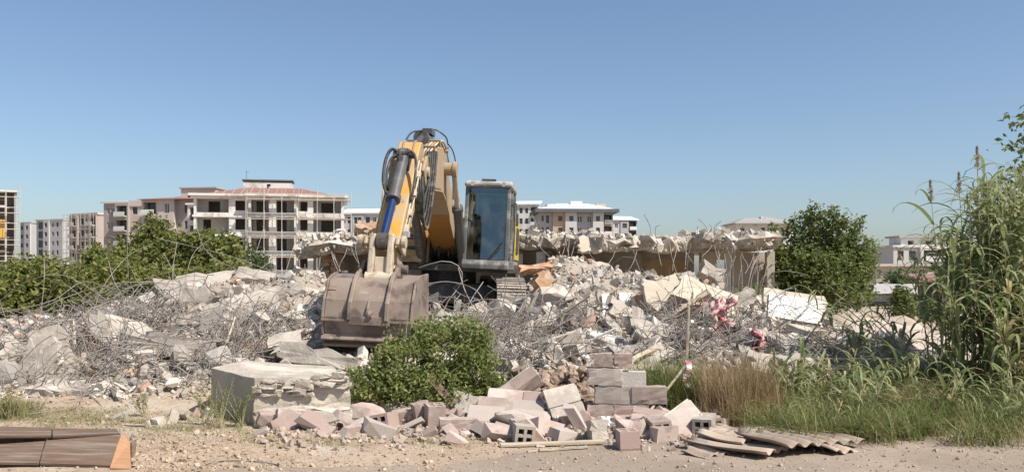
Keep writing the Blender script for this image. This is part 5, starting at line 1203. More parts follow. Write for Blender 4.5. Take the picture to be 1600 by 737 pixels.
def fragment(name, label, px, py, d, rot, cells, mesh_of, cat='wall fragment', step=(.392, .197), thick_mat='mortar', dz=0, cyl=None):
    """courses of blocks still held together by mortar. cells: (column, course[, mesh]); block faces in local x (length) and y (course height)"""
    p = P(px, py, d); r = empty(name, (p.x, p.y, p.z + dz), [R(a) for a in rot]); tag(r, label, cat)
    mo = MB()
    for c in cells:
        i, k = c[0], c[1]; me = c[2] if len(c) > 2 else mesh_of
        if me is hsolid: me = rnd.choice(HS)
        x = i * step[0] + rnd.uniform(-.003, .003); y = k * step[1]
        inst('block', me, r, (x, y, rnd.uniform(-.004, .004)), (R(90) + rnd.uniform(-.01, .01), rnd.uniform(-.012, .012), rnd.uniform(-.012, .012)))
        mo.b2((x - .185, y + .088, -.075), (x + .185, y + .109, .08)).b2((x + .186, y - .08, -.07), (x + .206, y + .08, .075))
    if mo.v: obj('mortar', mo, mt['mortar'], r)
    return r
# large overturned piece in the middle, its courses facing up
fragment('wall_fragment', 'largest overturned block wall piece with hollow broken ends in front', 757, 668, 9.35, (38, 4, -6),
         [(0, 0, BB[0]), (1, 0, hb), (0, 1), (1, 1), (1.7, 1, BB[1]), (.25, 2), (1.25, 2), (.5, 3), (1.5, 3, BB[2])], hb, step=(.33, .135), dz=.0)
ov = [o for o in scene.objects if o.name == 'wall_fragment'][0]
for x, y, z, me in ((-.05, -.10, -.10, hb), (.17, -.13, -.11, hb), (.40, -.10, -.10, hb), (.62, -.08, -.12, BB[2]), (.1, .0, -.2, hb), (.45, .02, -.2, hb)): inst('block', me, ov, (x, y, z), (rnd.uniform(-.1, .1), rnd.uniform(-.1, .1), R(90) + rnd.uniform(-.25, .25)))
fragment('wall_fragment', 'pale wall piece slanting up behind the largest overturned piece', 752, 672, 9.85, (30, -34, 14), [(0, 0), (1, 0), (0, 1), (1, 1), (1.8, 1)], hsolid, step=(.39, .19))
fragment('wall_fragment', 'tall leaning grey wall piece right of the largest overturned piece', 893, 676, 9.45, (66, -10, 22), [(0, 0, hbg), (0, 1, hbg), (-.02, 2, hbg)], hbg, step=(.39, .196))
fragment('wall_fragment', 'shorter leaning grey wall piece behind the tall leaning one', 866, 664, 9.75, (62, -14, 26), [(0, 0, hbg), (0, 1, hbg)], hbg, step=(.39, .196))
fragment('wall_fragment', 'long flat pink wall piece lying left of the corrugated sheets', 1012, 676, 9.2, (14, 9, -12), [(0, 0), (1, 0), (2, .1), (0, 1), (1, 1), (1.9, 1)], hsolid, step=(.3, .17), dz=.07)
fragment('wall_fragment', 'tilted pink block piece above the corrugated sheets', 1078, 684, 8.95, (56, -24, 34), [(0, 0), (0, 1)], hsolid, step=(.3, .17), dz=.06)
fragment('wall_fragment', 'pair of hollow block ends right of the tilted pink piece', 1122, 675, 9.2, (-10, 12, 70), [(0, 0, hb), (0, 1, BB[3])], hb, step=(.3, .2), dz=.04)
# still standing stub of garden wall
WS = empty('block_wall', (P(930, 640, 9.75).x, 9.75, 0), (0, 0, R(-4))); tag(WS, 'standing stub of pink block wall behind the rubble', 'wall')
for c in range(3):
    n = 1 if c == 0 else 2
    for k in range(2):
        if c == 2 and k == 1: continue
        x = k * .392 + (0 if c % 2 else -.2) + .19
        if x < .15: x = .1
        inst('block', rnd.choice(HS), WS, (x + rnd.uniform(-.008, .008), rnd.uniform(-.008, .008), .10 + c * .198))
for k in range(2): inst('block', rnd.choice(HS), WS, (.09 + k * .215, .02, .10 + 3 * .198 - .02), (0, rnd.uniform(-.04, .04), rnd.uniform(-.08, .08)), (.52, 1, .78))
obj('mortar', MB().b2((.03, -.075, 0), (.55, .075, .55)), mt['mortar'], WS)

for q, (px, py, a, lb) in enumerate(((815, 692, 100, 'hollow block with open cells under the right end of the largest overturned piece'), (1030, 684, 96, 'hollow block with open cells under the long flat pink piece'), (1104, 680, 70, 'hollow block with open cells behind the tilted pink piece'), (915, 640, 95, 'hollow block with open cells left of the wall stub'))):
    p = G(px, py); tag(inst('loose_block', rnd.choice((hb, hbg, hb)), None, (p.x, p.y + .1, p.z + .09), (rnd.uniform(-.15, .15), rnd.uniform(-.2, .2), R(a))), lb, 'block', 'loose blocks along the road edge')
BF = []
for k in range(10):      # irregular broken lumps of block masonry
    me = hull_mesh('block_fragment', mt['block'], [(p[0] * .42, p[1] * .36, p[2] * .40 + .01) for p in chunk_pts(rnd, ('wedge', 'slab', 'lump', 'wedge', 'beam')[k % 5])]); BF.append(me)
for k in range(70):
    px = rnd.choice((rnd.uniform(405, 660), rnd.uniform(640, 760), rnd.uniform(780, 1010), rnd.uniform(980, 1150))); py = rnd.gauss(667, 11)
    if not 640 < py < 696: continue
    p = G(px, py); s = rnd.uniform(.4, 1.1) * (.75 if px < 700 else 1); zz = 'between the foundation block and the bush foot' if px < 640 else 'beside the largest overturned wall piece' if px < 780 else 'under the leaning wall pieces' if px < 960 else 'near the long flat pink wall piece'
    tag(inst('block_fragment', rnd.choice(BF), None, (p.x, p.y, p.z + .03 * s), [rnd.uniform(-.6, .6), rnd.uniform(-.6, .6), rnd.uniform(0, 6)], (s, s, s)), 'broken masonry lump ' + zz, 'block fragment', 'broken masonry lumps ' + zz)
LOOSE = [  # px, py, rotation, mesh, label
 (715, 676, (0, 0, 8), hsolid, 'tan block lying flat left of the largest overturned wall piece'), (678, 668, (8, 84, 10), hb, 'hollow block on end with its two holes showing'), (660, 664, (0, 80, 20), hsolid, 'block standing on end beside the bush foot'),
 (735, 662, (10, 20, 40), BB[0], 'broken block behind the tan flat block'), (700, 655, (20, 0, -20), BB[1], 'broken block below the brown board'), (983, 704, (0, 88, 6), BB[2], 'small pink block standing alone at the road edge'),
 (935, 686, (0, 70, 20), hbg, 'grey block stump below the standing wall stub'), (905, 672, (30, 60, 10), BB[3], 'broken block between the leaning piece and the stump'), (1000, 680, (16, -8, 12), BB[4], 'broken block under the long flat pink piece'),
 (1040, 690, (80, 0, 30), hb, 'hollow block with open cells left of the tilted pink piece'), (1070, 668, (10, 4, 16), hsolid, 'pink block on top of the flat piece'), (1128, 662, (20, 14, 60), hb, 'uppermost hollow block right of the flat piece'),
 (545, 672, (6, 40, 30), BB[0], 'broken block at the right foot of the foundation block'), (570, 660, (20, 10, 20), hsolid, 'pink block on the heap right of the foundation block'), (600, 668, (-20, 16, -10), hb, 'pink hollow block leaning near the bush'),
 (620, 646, (14, 4, 30), hsolid, 'topmost pink block on the heap below the bush'), (640, 660, (6, -10, 8), hsolid, 'flat pink block at the right of the heap below the bush'), (515, 664, (30, -10, 18), BB[1], 'broken block leaning on the foundation block'),
 (490, 672, (10, 30, -12), BB[2], 'broken block under the front of the foundation block'), (455, 670, (70, 10, 20), BB[3], 'broken block with dark hollow in front of the foundation block'), (425, 668, (0, 10, 8), BB[4], 'broken block at the corner of the foundation block'),
 (560, 682, (14, 0, 50), BB[3], 'pink broken block nearest the road below the bush'), (590, 684, (0, 24, 14), BB[2], 'small pink fragment near the road below the bush'), (850, 684, (60, 20, 20), BB[4], 'pink broken cell block in front of the leaning wall piece'), (835, 690, (20, 50, 10), BB[0], 'pink shard in front of the largest overturned piece'),
 (880, 690, (10, 10, 40), BB[1], 'shard at the foot of the tall leaning piece'), (795, 690, (40, 10, 0), BB[2], 'hollow shard under the front edge of the largest piece')]
for px, py, ro, me, lb in LOOSE:
    me = rnd.choice(HS) if me is hsolid else me
    p = G(px, py)
    if 'broken' in lb or 'shard' in lb or 'fragment' in lb or rnd.random() < .35: me = rnd.choice(BF)
    if me is hb: ro = (ro[0] * .5, ro[1] * .3 if ro[1] < 45 else ro[1], 90 + rnd.uniform(-30, 30))
    o = inst('loose_block', me, None, (p.x, p.y + .08, p.z + .05), [R(a) for a in ro]); tag(o, lb, 'block', 'loose blocks along the road edge')
pos = []; siz = []
for _ in range(1500):
    px = rnd.choice((rnd.uniform(400, 760), rnd.uniform(740, 1010), rnd.uniform(960, 1160))); py = rnd.gauss(674, 12)
    if not 630 < py < 705: continue
    p = G(px, py); s = rnd.choice((.03, .04, .05, .06, .09)); pos.append((p.x, p.y, p.z + s * .2)); siz.append(s)
mt['block_bits'] = M('block_bits', (.33, .26, .21), (.43, .35, .29), 2, rand=.25, island=True)
tag(obj('block_crumbs', scatter_bits(np.array(pos), np.array(siz), mt['block_bits'], 'block_crumbs'), None), 'pinkish crumbs of broken blocks along the road edge', 'rubble', kind='stuff')
piece('concrete_lump', 'curved concrete lump with the brown board resting on it', 'concrete lump', 'old_concrete', 722, 650, 10.0, .34, .22, .24, (-24, 14, -12), 51, .05)
piece('concrete_lump', 'pale grey stone beside the block stump', 'concrete lump', 'old_concrete', 934, 690, 9.0, .17, .2, .16, (-14, 4, 10), 52, .02)
piece('white_stone', 'small white chip above the block stump', 'stone', 'tile_white', 945, 664, 9.2, .1, .09, .06, (-30, 10, 10), 53, .02)
piece('concrete_strip', 'pale concrete strip above the stone heap', 'concrete strip', 'plaster', 955, 592, 10.9, 1.05, .16, .5, (-8, 1, -3), 54, .03)
piece('concrete_strip', 'low concrete edging behind the green grass tuft', 'concrete strip', 'plaster', 1020, 600, 10.9, .6, .2, .3, (-16, 4, 8), 55, .04)
for q, (px, py, s) in enumerate(((180, 655, .1), (196, 658, .12), (245, 663, .16), (270, 660, .2), (290, 655, .16), (310, 650, .14), (325, 652, .17), (232, 668, .1), (218, 604, .2), (250, 616, .16))):
    p = G(px, py); o = inst('white_rubble_lump', rnd.choice(CH)[1], None, (p.x, p.y, p.z + s * .2), [rnd.uniform(0, 6) for _ in range(3)], (s * 1.2, s * 1.2, s * .9)); tag(o, 'white rubble lump on the verge left of the foundation block', 'rubble lump', 'white lumps on the verge')
# brown field stones piled behind the leaning pieces
ST = []
for k in range(6):
    me = hull_mesh('stone', mt['stone'], chunk_pts(rnd, 'lump')); ST.append(me)
for k in range(110):
    px = 810 + 122 * rnd.random(); py = rnd.uniform(578, 636); d = 10.6 - (py - 578) / 58 * .55; p = P(px, py, d); s = rnd.uniform(.07, .16)
    o = inst('field_stone', rnd.choice(ST), None, p, [rnd.uniform(0, 6) for _ in range(3)], (s * 1.5, s * 1.3, s)); tag(o, 'brown stone in the heap between the bush and the wall stub', 'stone', 'brown stones of the small heap')
hx = P(870, 600, 10.7)
mnd = hull_mesh('soil_mound', mt['stone'], [(-.52, -.62, -.35), (.5, -.62, -.35), (-.52, .35, -.3), (.55, .35, -.3), (-.42, -.1, .30), (.42, -.1, .30), (-.3, .2, .32), (.35, .2, .30), (-.5, -.35, 0), (.5, -.35, .0)])
tag(inst('soil_mound', mnd, None, (hx.x, 10.75, .12)), 'brown earth mound under the stone heap', 'mound')

# ------------------------------------------------------------------ timber, sticks, sheets
def plank(name, label, a, b, w, t, mat, roll=0, cat='plank', group=None):
    a = Vector(a); b = Vector(b); l_ = (b - a).length; r = random.Random(int(l_ * 1000)); n = 8; vs = []
    for k in range(n + 1):
        x = -l_ / 2 + l_ * k / n; j = r.uniform(-.06, .06) * w; e = r.uniform(-.1, .1) * t
        if k in (0, n): x += r.uniform(-.02, .02)
        for y, z in ((-w / 2, -t / 2), (w / 2, -t / 2), (w / 2, t / 2), (-w / 2, t / 2)): vs.append((x + (r.uniform(-.01, .01) if k in (0, n) else 0), y + j, z + e))
    fs = [(k * 4 + q, k * 4 + (q + 1) % 4, k * 4 + 4 + (q + 1) % 4, k * 4 + 4 + q) for k in range(n) for q in range(4)] + [(3, 2, 1, 0), tuple(n * 4 + q for q in range(4))]
    q = (b - a).to_track_quat('X', 'Z') @ Euler((R(roll), 0, 0)).to_quaternion()
    o = obj(name, MB().add(vs, fs), mt[mat], None, loc=(a + b) / 2, rot=q.to_euler(), bevel=min(w, t) * .12); tag(o, label, cat, group); return o
plank('plank', 'brown board sticking up out of the rubble by the bush', P(672, 590, 10.0), P(712, 634, 9.9), .085, .03, 'wood', 60)
plank('plank', 'weathered board propped above the pale concrete strip', P(966, 572, 11.4), P(1026, 543, 11.9), .07, .04, 'wood_pale', 30)
plank('prop', 'short dark prop under the weathered board', P(1003, 577, 11.6), P(1003, 558, 11.6), .03, .03, 'wood', 0, 'prop')
plank('plank', 'long pale splintered board flat on the road edge', G(784, 698) + Vector((0, 0, .02)), G(945, 694) + Vector((0, 0, .03)), .08, .025, 'wood_pale', 4)
plank('plank', 'thinner pale board just in front of the splintered one', G(820, 707) + Vector((0, 0, .012)), G(918, 701) + Vector((0, 0, .02)), .05, .016, 'wood_pale', -6)
plank('stick', 'pale stick leaning from the wall piece towards the stake', P(998, 664, 9.3), P(1072, 570, 10.4), .022, .02, 'wood_pale', 0, 'stick')
plank('stake', 'grey wooden stake standing before the rebar', P(1072, 600, 10.9), P(1076, 476, 10.9), .035, .03, 'wood_pale', 0, 'stake')
plank('stake', 'short splintered stake wrapped with warning tape', P(1062, 615, 10.5), P(1078, 560, 10.5), .06, .02, 'wood_pale', 20, 'stake')
plank('plank', 'thin pale batten on the verge at left', G(190, 664) + Vector((0, 0, .01)), G(248, 667) + Vector((0, 0, .012)), .04, .015, 'wood_pale')
plank('stick', 'rusty stick leaning in the dry grass', P(1206, 575, 10.6), P(1217, 605, 10.5), .04, .03, 'wood', 0, 'stick')
for q, (a, b) in enumerate((((0, 606, 11.2), (118, 617, 11.3)), ((50, 598, 11.6), (160, 590, 11.8)), ((60, 620, 10.9), (128, 640, 10.8)), ((115, 500, 12.6), (125, 640, 11.2)), ((118, 622, 11.2), (215, 598, 11.8)), ((140, 515, 13), (212, 578, 12.2)))):
    plank('branch', ['grey pole lying across the left edge', 'grey pole behind the flat slab at left', 'short grey pole on the soil at left', 'tall pale pole standing in the rebar at left', 'pale pole lying on the reddish soil', 'pale pole slanting down through the rebar at left'][q], P(*a), P(*b), .022, .02, 'wood_pale', 0, 'pole')
tape = MB(); n = 12
for k in range(n + 1):
    t = k / n; p = P(1074 + 3 * math.sin(t * 7), 562 + 44 * t, 10.4 - .1 * t); w = Vector((.035, .02 * math.sin(t * 9), 0)); tape.v += [tuple(p - w), tuple(p + w)]
tape.f = [(2 * k, 2 * k + 1, 2 * k + 3, 2 * k + 2) for k in range(n)]
me = tape.mesh('warning_tape'); me.materials.append(mt['cloth_red']); me.materials.append(mt['bag'])
for i, p_ in enumerate(me.polygons): p_.material_index = (i // 2) % 2
o = obj('warning_tape', me, None, world=True); o.modifiers.new('t', 'SOLIDIFY').thickness = .003; tag(o, 'red and white warning tape hanging from the stake', 'tape')
# corrugated sheets
def sheet(label, px, py, l_, wv, rot, seed, dz=.03):
    """ridges along local y, wavy end facing -y"""
    r = random.Random(seed); p = G(px, py); nx, ny = wv * 10, 8; vs = []; w = wv * .17; ph = r.uniform(0, 6)
    edge = [r.uniform(-.05, .05) for _ in range(nx + 1)]
    for i in range(nx + 1):
        for k in range(ny + 1):
            x = w * (i / nx - .5); e = (edge[i // 7 * 7 if i // 7 * 7 <= nx else nx] * .8) if k == ny else 0
            vs.append((x, l_ * (k / ny) + e, .021 * math.cos(i / 10 * 2 * math.pi + ph) + .015 * math.sin(k * .5 + seed)))
    fs = [(i * (ny + 1) + k, (i + 1) * (ny + 1) + k, (i + 1) * (ny + 1) + k + 1, i * (ny + 1) + k + 1) for i in range(nx) for k in range(ny)]
    o = obj('corrugated_sheet', MB().add(vs, fs), mt['sheet'], None, loc=p + Vector((0, 0, dz)), rot=[R(a) for a in rot], smooth=True)
    o.modifiers.new('thickness', 'SOLIDIFY').thickness = .006; tag(o, label, 'roof sheet', 'corrugated roof sheets'); return o
sheet('front right corrugated sheet with wavy end towards the road', 1292, 708, .62, 6, (4, 3, 30), 1, .075)
sheet('middle corrugated sheet partly under the front right one', 1228, 709, .8, 5, (2, 2, 48), 2, .04)
sheet('left corrugated sheet nearest the tilted pink piece', 1178, 696, .45, 4, (6, 3, 56), 3, .07)
sheet('lowest corrugated piece at the road edge', 1130, 712, .3, 3, (1, 1, 40), 4, .02)
sheet('rear corrugated sheet against the grass', 1262, 690, .6, 3, (4, 2, 66), 5, .05)
sheet('broken corrugated scrap farthest right', 1325, 710, .4, 2, (3, 6, 36), 6, .035)
# weathered boards of a broken crate at the lower left corner
CR = empty('timber_crate', P(0, 720, 7.6).xy.to_3d()); tag(CR, 'weathered wooden board panel with orange end piece at lower left corner', 'timber')
def qboard(name, q, t, mat):
    q = [Vector(a) for a in q]; nrm = (q[1] - q[0]).cross(q[3] - q[0]).normalized(); mb = MB().add([*q, *[a - nrm * t for a in q]], [(0, 1, 2, 3), (7, 6, 5, 4), (0, 4, 5, 1), (1, 5, 6, 2), (2, 6, 7, 3), (3, 7, 4, 0)])
    obj(name, mb, mt[mat], CR, world=True, bevel=.004)
qboard('front_board', [P(-60, 720, 7.32), P(60, 722, 7.31), P(70, 688, 7.66), P(-60, 697, 7.56)], .028, 'wood')
qboard('front_board', [P(62, 722, 7.31), P(172, 726, 7.30), P(189, 678, 7.78), P(72, 687, 7.665)], .028, 'wood')
qboard('top_board', [P(-60, 681, 7.80), P(80, 680, 7.82), P(80, 667, 8.15), P(-60, 664, 8.2)], .022, 'wood')
qboard('top_board', [P(82, 681, 7.82), P(188, 676, 7.84), P(182, 669, 8.1), P(82, 668, 8.14)], .022, 'wood')
qboard('end_piece', [P(171, 730, 7.24), P(205, 731, 7.26), P(203, 690, 7.78), P(190, 674, 7.84)], .04, 'wood_fresh')
qboard('side_board', [P(208, 728, 7.32), P(213, 700, 7.75), P(214, 684, 8.05), P(206, 689, 7.80)], .02, 'wood')
qboard('back_board', [P(-60, 700, 8.2), P(180, 700, 8.12), P(180, 671, 8.13), P(-60, 667, 8.22)], .02, 'wood')
for xx in (-30, 60, 150): qboard('runner', [P(xx, 736, 7.42), P(xx + 14, 736, 7.42), P(xx + 14, 724, 7.42), P(xx, 724, 7.42)], .5, 'wood')
bar(spline_np([G(300, 735) + Vector((0, 0, .01)), G(340, 722) + Vector((0, 0, .015)), G(400, 722) + Vector((0, 0, .012)), G(440, 728) + Vector((0, 0, .01))]), .006, 'dark thin root lying on the dirt shoulder')
# earth bank beyond the reeds
V = []
bk_ = P(1385, 540, 14.5)
n1, n2 = 24, 14
for i in range(n1 + 1):
    for k in range(n2 + 1):
        a, b_ = i / n1, k / n2; x = 4.3 + 3.6 * a; y = 12.6 + 3.2 * b_; z = .92 * (b_ ** .6) * min(1, a * 3.2, (1 - a) * 4) + .04 * math.sin(x * 5 + y * 3) - .05; V.append((x + .05 * math.sin(y * 7), y, z))
fs = [(i * (n2 + 1) + k, (i + 1) * (n2 + 1) + k, (i + 1) * (n2 + 1) + k + 1, i * (n2 + 1) + k + 1) for i in range(n1) for k in range(n2)]
mt['bank'] = M('earth_bank', (.44, .36, .285), (.52, .44, .36), 2, bump=.5, bscale=18, dist=.02, c3=(.36, .29, .22), c3scale=1.5)
tag(obj('earth_bank', MB().add(V, fs), mt['bank'], None, smooth=True), kind='structure')
# ------------------------------------------------------------------ vegetation
def leaves_np(c, size, up=.35, aspect=.55, dirs=None):
    """folded diamond leaves at points c"""
    n = len(c); nrm = rng.normal(size=(n, 3)); nrm[:, 2] = np.abs(nrm[:, 2]) + up; nrm /= np.linalg.norm(nrm, axis=1)[:, None]
    t = rng.normal(size=(n, 3)) if dirs is None else dirs + rng.normal(size=(n, 3)) * .4
    t -= nrm * (t * nrm).sum(1)[:, None]; t /= np.linalg.norm(t, axis=1)[:, None] + 1e-9; b = np.cross(nrm, t)
    s = (size * rng.uniform(.45, 1.5, n))[:, None]
    V = np.stack([c - t * s * .5, c + b * s * aspect * .5 + nrm * s * .08, c + t * s * .55 - nrm * s * .12, c - b * s * aspect * .5 + nrm * s * .08], 1).reshape(-1, 3)
    i = np.arange(n)[:, None] * 4
    return V, np.concatenate([i + [[0, 1, 2]], i + [[0, 2, 3]]], 0)

def leaf_mesh(name, c, size, mat, **k):
    V, Fc = leaves_np(np.asarray(c), size, **k); return npmesh(name, V, Fc, mat)

def clump_points(blobs, per, spread, clumps):
    """leaf clumps on and in a set of ellipsoids (centre, radii, weight)"""
    w = np.array([b[2] for b in blobs], float); w /= w.sum(); out = []
    for _ in range(clumps):
        c, r, _w = blobs[rng.choice(len(blobs), p=w)]; v = rng.normal(size=3); v /= np.linalg.norm(v); v *= rng.uniform(.35, 1.05) ** .5
        p = np.array(c) + v * np.array(r); n = int(per * rng.uniform(.4, 1.5)); out.append(p + rng.normal(size=(n, 3)) * spread * rng.uniform(.5, 1.3))
    return np.concatenate(out)

def stems(mb, base, tips, r0, r):
    for t in tips:
        t = Vector(t); m = Vector(base).lerp(t, .5) + Vector((r.uniform(-.1, .1), r.uniform(-.1, .1), r.uniform(0, .15))); mb.tube(smooth_pts([base, m, t], 4), r0, 5, r0 * .25)

def bush(name, label, cat, base, blobs, per, spread, clumps, size, mat, group=None, stem_r=.03, up=.35, part='crown'):
    r = empty(name, base); tag(r, label, cat, group); b = Vector(base)
    pts = clump_points(blobs, per, spread, clumps); pts[:, 2] = np.maximum(pts[:, 2], b.z + .02)
    obj(part, leaf_mesh(part, pts, size, mt[mat], up=up), None, r, world=True)
    mb = MB(); q = random.Random(len(blobs) + int(b.x * 10))
    tips = [Vector(c) + Vector((q.uniform(-.7, .7) * rr[0], q.uniform(-.7, .7) * rr[1], q.uniform(-.2, .7) * rr[2])) for c, rr, _ in blobs for _k in range(4)]
    stems(mb, b - Vector((0, 0, .05)), tips, stem_r, q); obj('trunk', mb, mt['bark'], r, world=True)
    return r
def blob(px, py, d, rx, ry, w=1.0, rd=None):
    s = d / FPX; return (tuple(P(px, py, d)), (rx * s, (rd if rd else rx) * s, ry * s), w)

# left: vine thicket and the fig beside it
bush('vine_tree', 'bushy fig tree left of the white unfinished block', 'tree', P(300, 470, 20.5), [blob(335, 408, 20.5, 38, 30, 1.1), blob(270, 412, 20.5, 50, 34, 1.4), blob(232, 400, 20.8, 26, 34, .8), blob(318, 385, 20.4, 20, 18, .4), blob(352, 392, 20.4, 18, 18, .4), blob(243, 362, 20.8, 18, 14, .3), blob(205, 425, 20.4, 34, 30, .8), blob(190, 395, 20.6, 14, 14, .2), blob(285, 378, 20.6, 14, 12, .2)], 24, .12, 560, .12, 'leaf_vine', stem_r=.05)
bush('vine_bush', 'low dark green vine bush at the left edge', 'bush', P(50, 510, 17.0), [blob(30, 452, 17, 56, 36, 1.2), blob(95, 458, 17, 50, 36, 1.1), blob(10, 480, 16.5, 50, 30, .8), blob(60, 425, 17.3, 40, 16, .35)], 24, .11, 430, .105, 'leaf_vine')
bush('vine_bush', 'vine bush between the left edge bush and the fig tree', 'bush', P(165, 495, 17.8), [blob(160, 450, 17.8, 46, 36, 1), blob(140, 470, 17.2, 50, 28, .9), blob(200, 445, 18.0, 40, 34, .9), blob(150, 412, 18.2, 14, 26, .25)], 24, .11, 420, .10, 'leaf_vine')
bush('vine_bush', 'vine bush in front of the fig tree, under the slanting bars', 'bush', P(250, 480, 18.8), [blob(250, 448, 18.8, 50, 26, 1), blob(300, 445, 18.8, 42, 24, .8), blob(350, 430, 19, 34, 18, .6)], 22, .10, 300, .095, 'leaf_vine')
bush('shrub', 'grey green shrub left of the scaffolding foot', 'bush', P(430, 440, 23.5), [blob(405, 418, 23.5, 22, 16, 1), blob(395, 400, 23.6, 10, 22, .4)], 14, .1, 60, .09, 'leaf_grey')
# bush in front of the bucket
bush('leafy_bush', 'dense green bush in front of the bucket', 'bush', P(660, 640, 10.55), [blob(632, 572, 10.5, 56, 40, 1.3), blob(700, 552, 10.7, 54, 42, 1.2), blob(596, 604, 10.3, 50, 30, 1.0), blob(742, 578, 10.6, 40, 34, .8), blob(680, 606, 10.3, 74, 32, 1.2), blob(668, 520, 10.8, 26, 20, .4), blob(716, 508, 10.9, 30, 14, .35), blob(752, 535, 10.8, 16, 14, .2), blob(772, 604, 10.6, 22, 18, .3), blob(556, 590, 10.4, 18, 14, .2), blob(600, 555, 10.5, 16, 14, .2)], 19, .055, 820, .05, 'leaf_bush', stem_r=.014)
# shoots standing out of that bush
r = empty('leafy_bush_shoots', P(672, 600, 10.6)); tag(r, 'upright young shoots growing out of the bush before the bucket', 'plant')
for q in range(9):
    px = rnd.uniform(590, 770); y1 = rnd.uniform(478, 520) + abs(px - 680) * .35; a = P(px, y1 + 60, 10.6); b = P(px + rnd.uniform(-16, 16), y1, 10.6); pts = smooth_pts([a, a.lerp(b, .5) + Vector((rnd.uniform(-.04, .04), 0, 0)), b], 8)
    o = obj('stem', MB().tube(pts, .005, 4, .002), mt['bark'], r, world=True)
    c = np.array([tuple(p) for p in pts for _ in range(5)]) + rng.normal(size=(len(pts) * 5, 3)) * .03
    obj('foliage', leaf_mesh('foliage', c, .05, mt['leaf_bush']), None, r, world=True)
# mulberry on the right with upright shoots
TR = empty('mulberry_tree', P(1285, 480, 25.)); tag(TR, 'round dark green tree with upright shoots right of the ruin', 'tree')
pts = [clump_points([blob(1283, 430, 25, 80, 46, 2.2), blob(1240, 420, 25, 34, 38, 1.0), blob(1325, 420, 25, 36, 42, 1.0), blob(1283, 408, 25.2, 42, 24, .8), blob(1290, 458, 24.8, 70, 30, .9)], 24, .13, 640, )]
sm = MB()
for q, (px, y1) in enumerate(((1272, 320), (1303, 325), (1291, 331), (1252, 336), (1318, 336), (1343, 340), (1262, 332), (1230, 352), (1352, 372), (1366, 380), (1282, 336), (1330, 350), (1310, 345), (1240, 345), (1206, 352), (1358, 400), (1212, 372))):
    b0 = P(1285 + (px - 1285) * .72, y1 + 75, 25); b1 = P(px, y1, 25 + rnd.uniform(-.6, .6)); ln_ = smooth_pts([P(1285, 475, 25), b0, b1], 7); sm.tube(ln_, .03, 5, .006)
    tt = np.linspace(0, 1, 26)[:, None]; c = np.array(b0) * (1 - tt) + np.array(b1) * tt; c = np.repeat(c, 13, 0); pts.append(c + rng.normal(size=c.shape) * np.array([.10, .10, .06]))
sm.tube([P(1285, 500, 25), P(1284, 450, 25), P(1287, 410, 25)], .13, 8, .06)
obj('trunk', sm, mt['bark'], TR, world=True); obj('crown', leaf_mesh('crown', np.concatenate(pts), .115, mt['leaf_tree'], up=.2), None, TR, world=True)
bush('shrub', 'small dark shrub in front of the white canopy shed', 'bush', P(1412, 500, 30.), [blob(1412, 480, 30, 18, 22, 1), blob(1405, 460, 30, 8, 12, .3)], 18, .14, 90, .13, 'leaf_tree')
bush('shrub', 'dark shrub at the foot of the red roofed shed', 'bush', P(1450, 500, 31.), [blob(1455, 484, 31, 16, 14, 1)], 18, .14, 60, .13, 'leaf_tree')
bush('shrub', 'low hedge plant on the beige house roofline', 'bush', P(1412, 443, 48.), [blob(1408, 434, 48, 26, 7, 1)], 14, .2, 60, .2, 'leaf_grey')
bush('garden_tree', 'green tree behind the red roofed shed', 'tree', P(1506, 440, 60.), [blob(1506, 413, 60, 24, 14, 1)], 20, .3, 110, .3, 'leaf_tree', stem_r=.08)
bush('shrub', 'dark green shrub between the ruin and the mulberry tree', 'bush', P(1172, 470, 23.), [blob(1168, 462, 23, 22, 11, 1)], 16, .1, 60, .1, 'leaf_tree')
# tree at the right edge, only its outer twigs in the picture
TP = empty('edge_tree', P(1690, 560, 12.5)); tag(TP, 'leafy tree reaching in from the right edge above the reeds', 'tree')
sm = MB(); c = []
sm.tube(smooth_pts([P(1690, 590, 12.5), P(1684, 400, 12.5), P(1670, 200, 12.5), P(1660, 120, 12.5)], 5), .07, 7, .02)
for (x0, y0, x1, y1, n) in ((1672, 210, 1578, 183, 34), (1678, 280, 1566, 226, 40), (1680, 300, 1575, 262, 60), (1675, 250, 1592, 212, 30), (1682, 340, 1580, 300, 70), (1684, 370, 1570, 330, 70), (1690, 400, 1590, 350, 80), (1670, 230, 1600, 190, 30), (1680, 320, 1560, 285, 50), (1690, 450, 1580, 400, 70)):
    a = P(x0, y0, 12.5); b = P(x1, y1, 12.3); pp = smooth_pts([a, a.lerp(b, .5) + Vector((0, 0, .12)), b], 10); sm.tube(pp, .012, 5, .003)
    for k in range(n * 2): t = rnd.random() ** .6; p = pp[min(len(pp) - 1, int(t * len(pp)))]; c.append(tuple(p + Vector((rnd.gauss(0, .07), rnd.gauss(0, .1), rnd.gauss(-.02, .07)))))
obj('trunk', sm, mt['bark'], TP, world=True); obj('crown', leaf_mesh('crown', np.array(c), .085, mt['leaf_tree'], up=.1), None, TP, world=True)

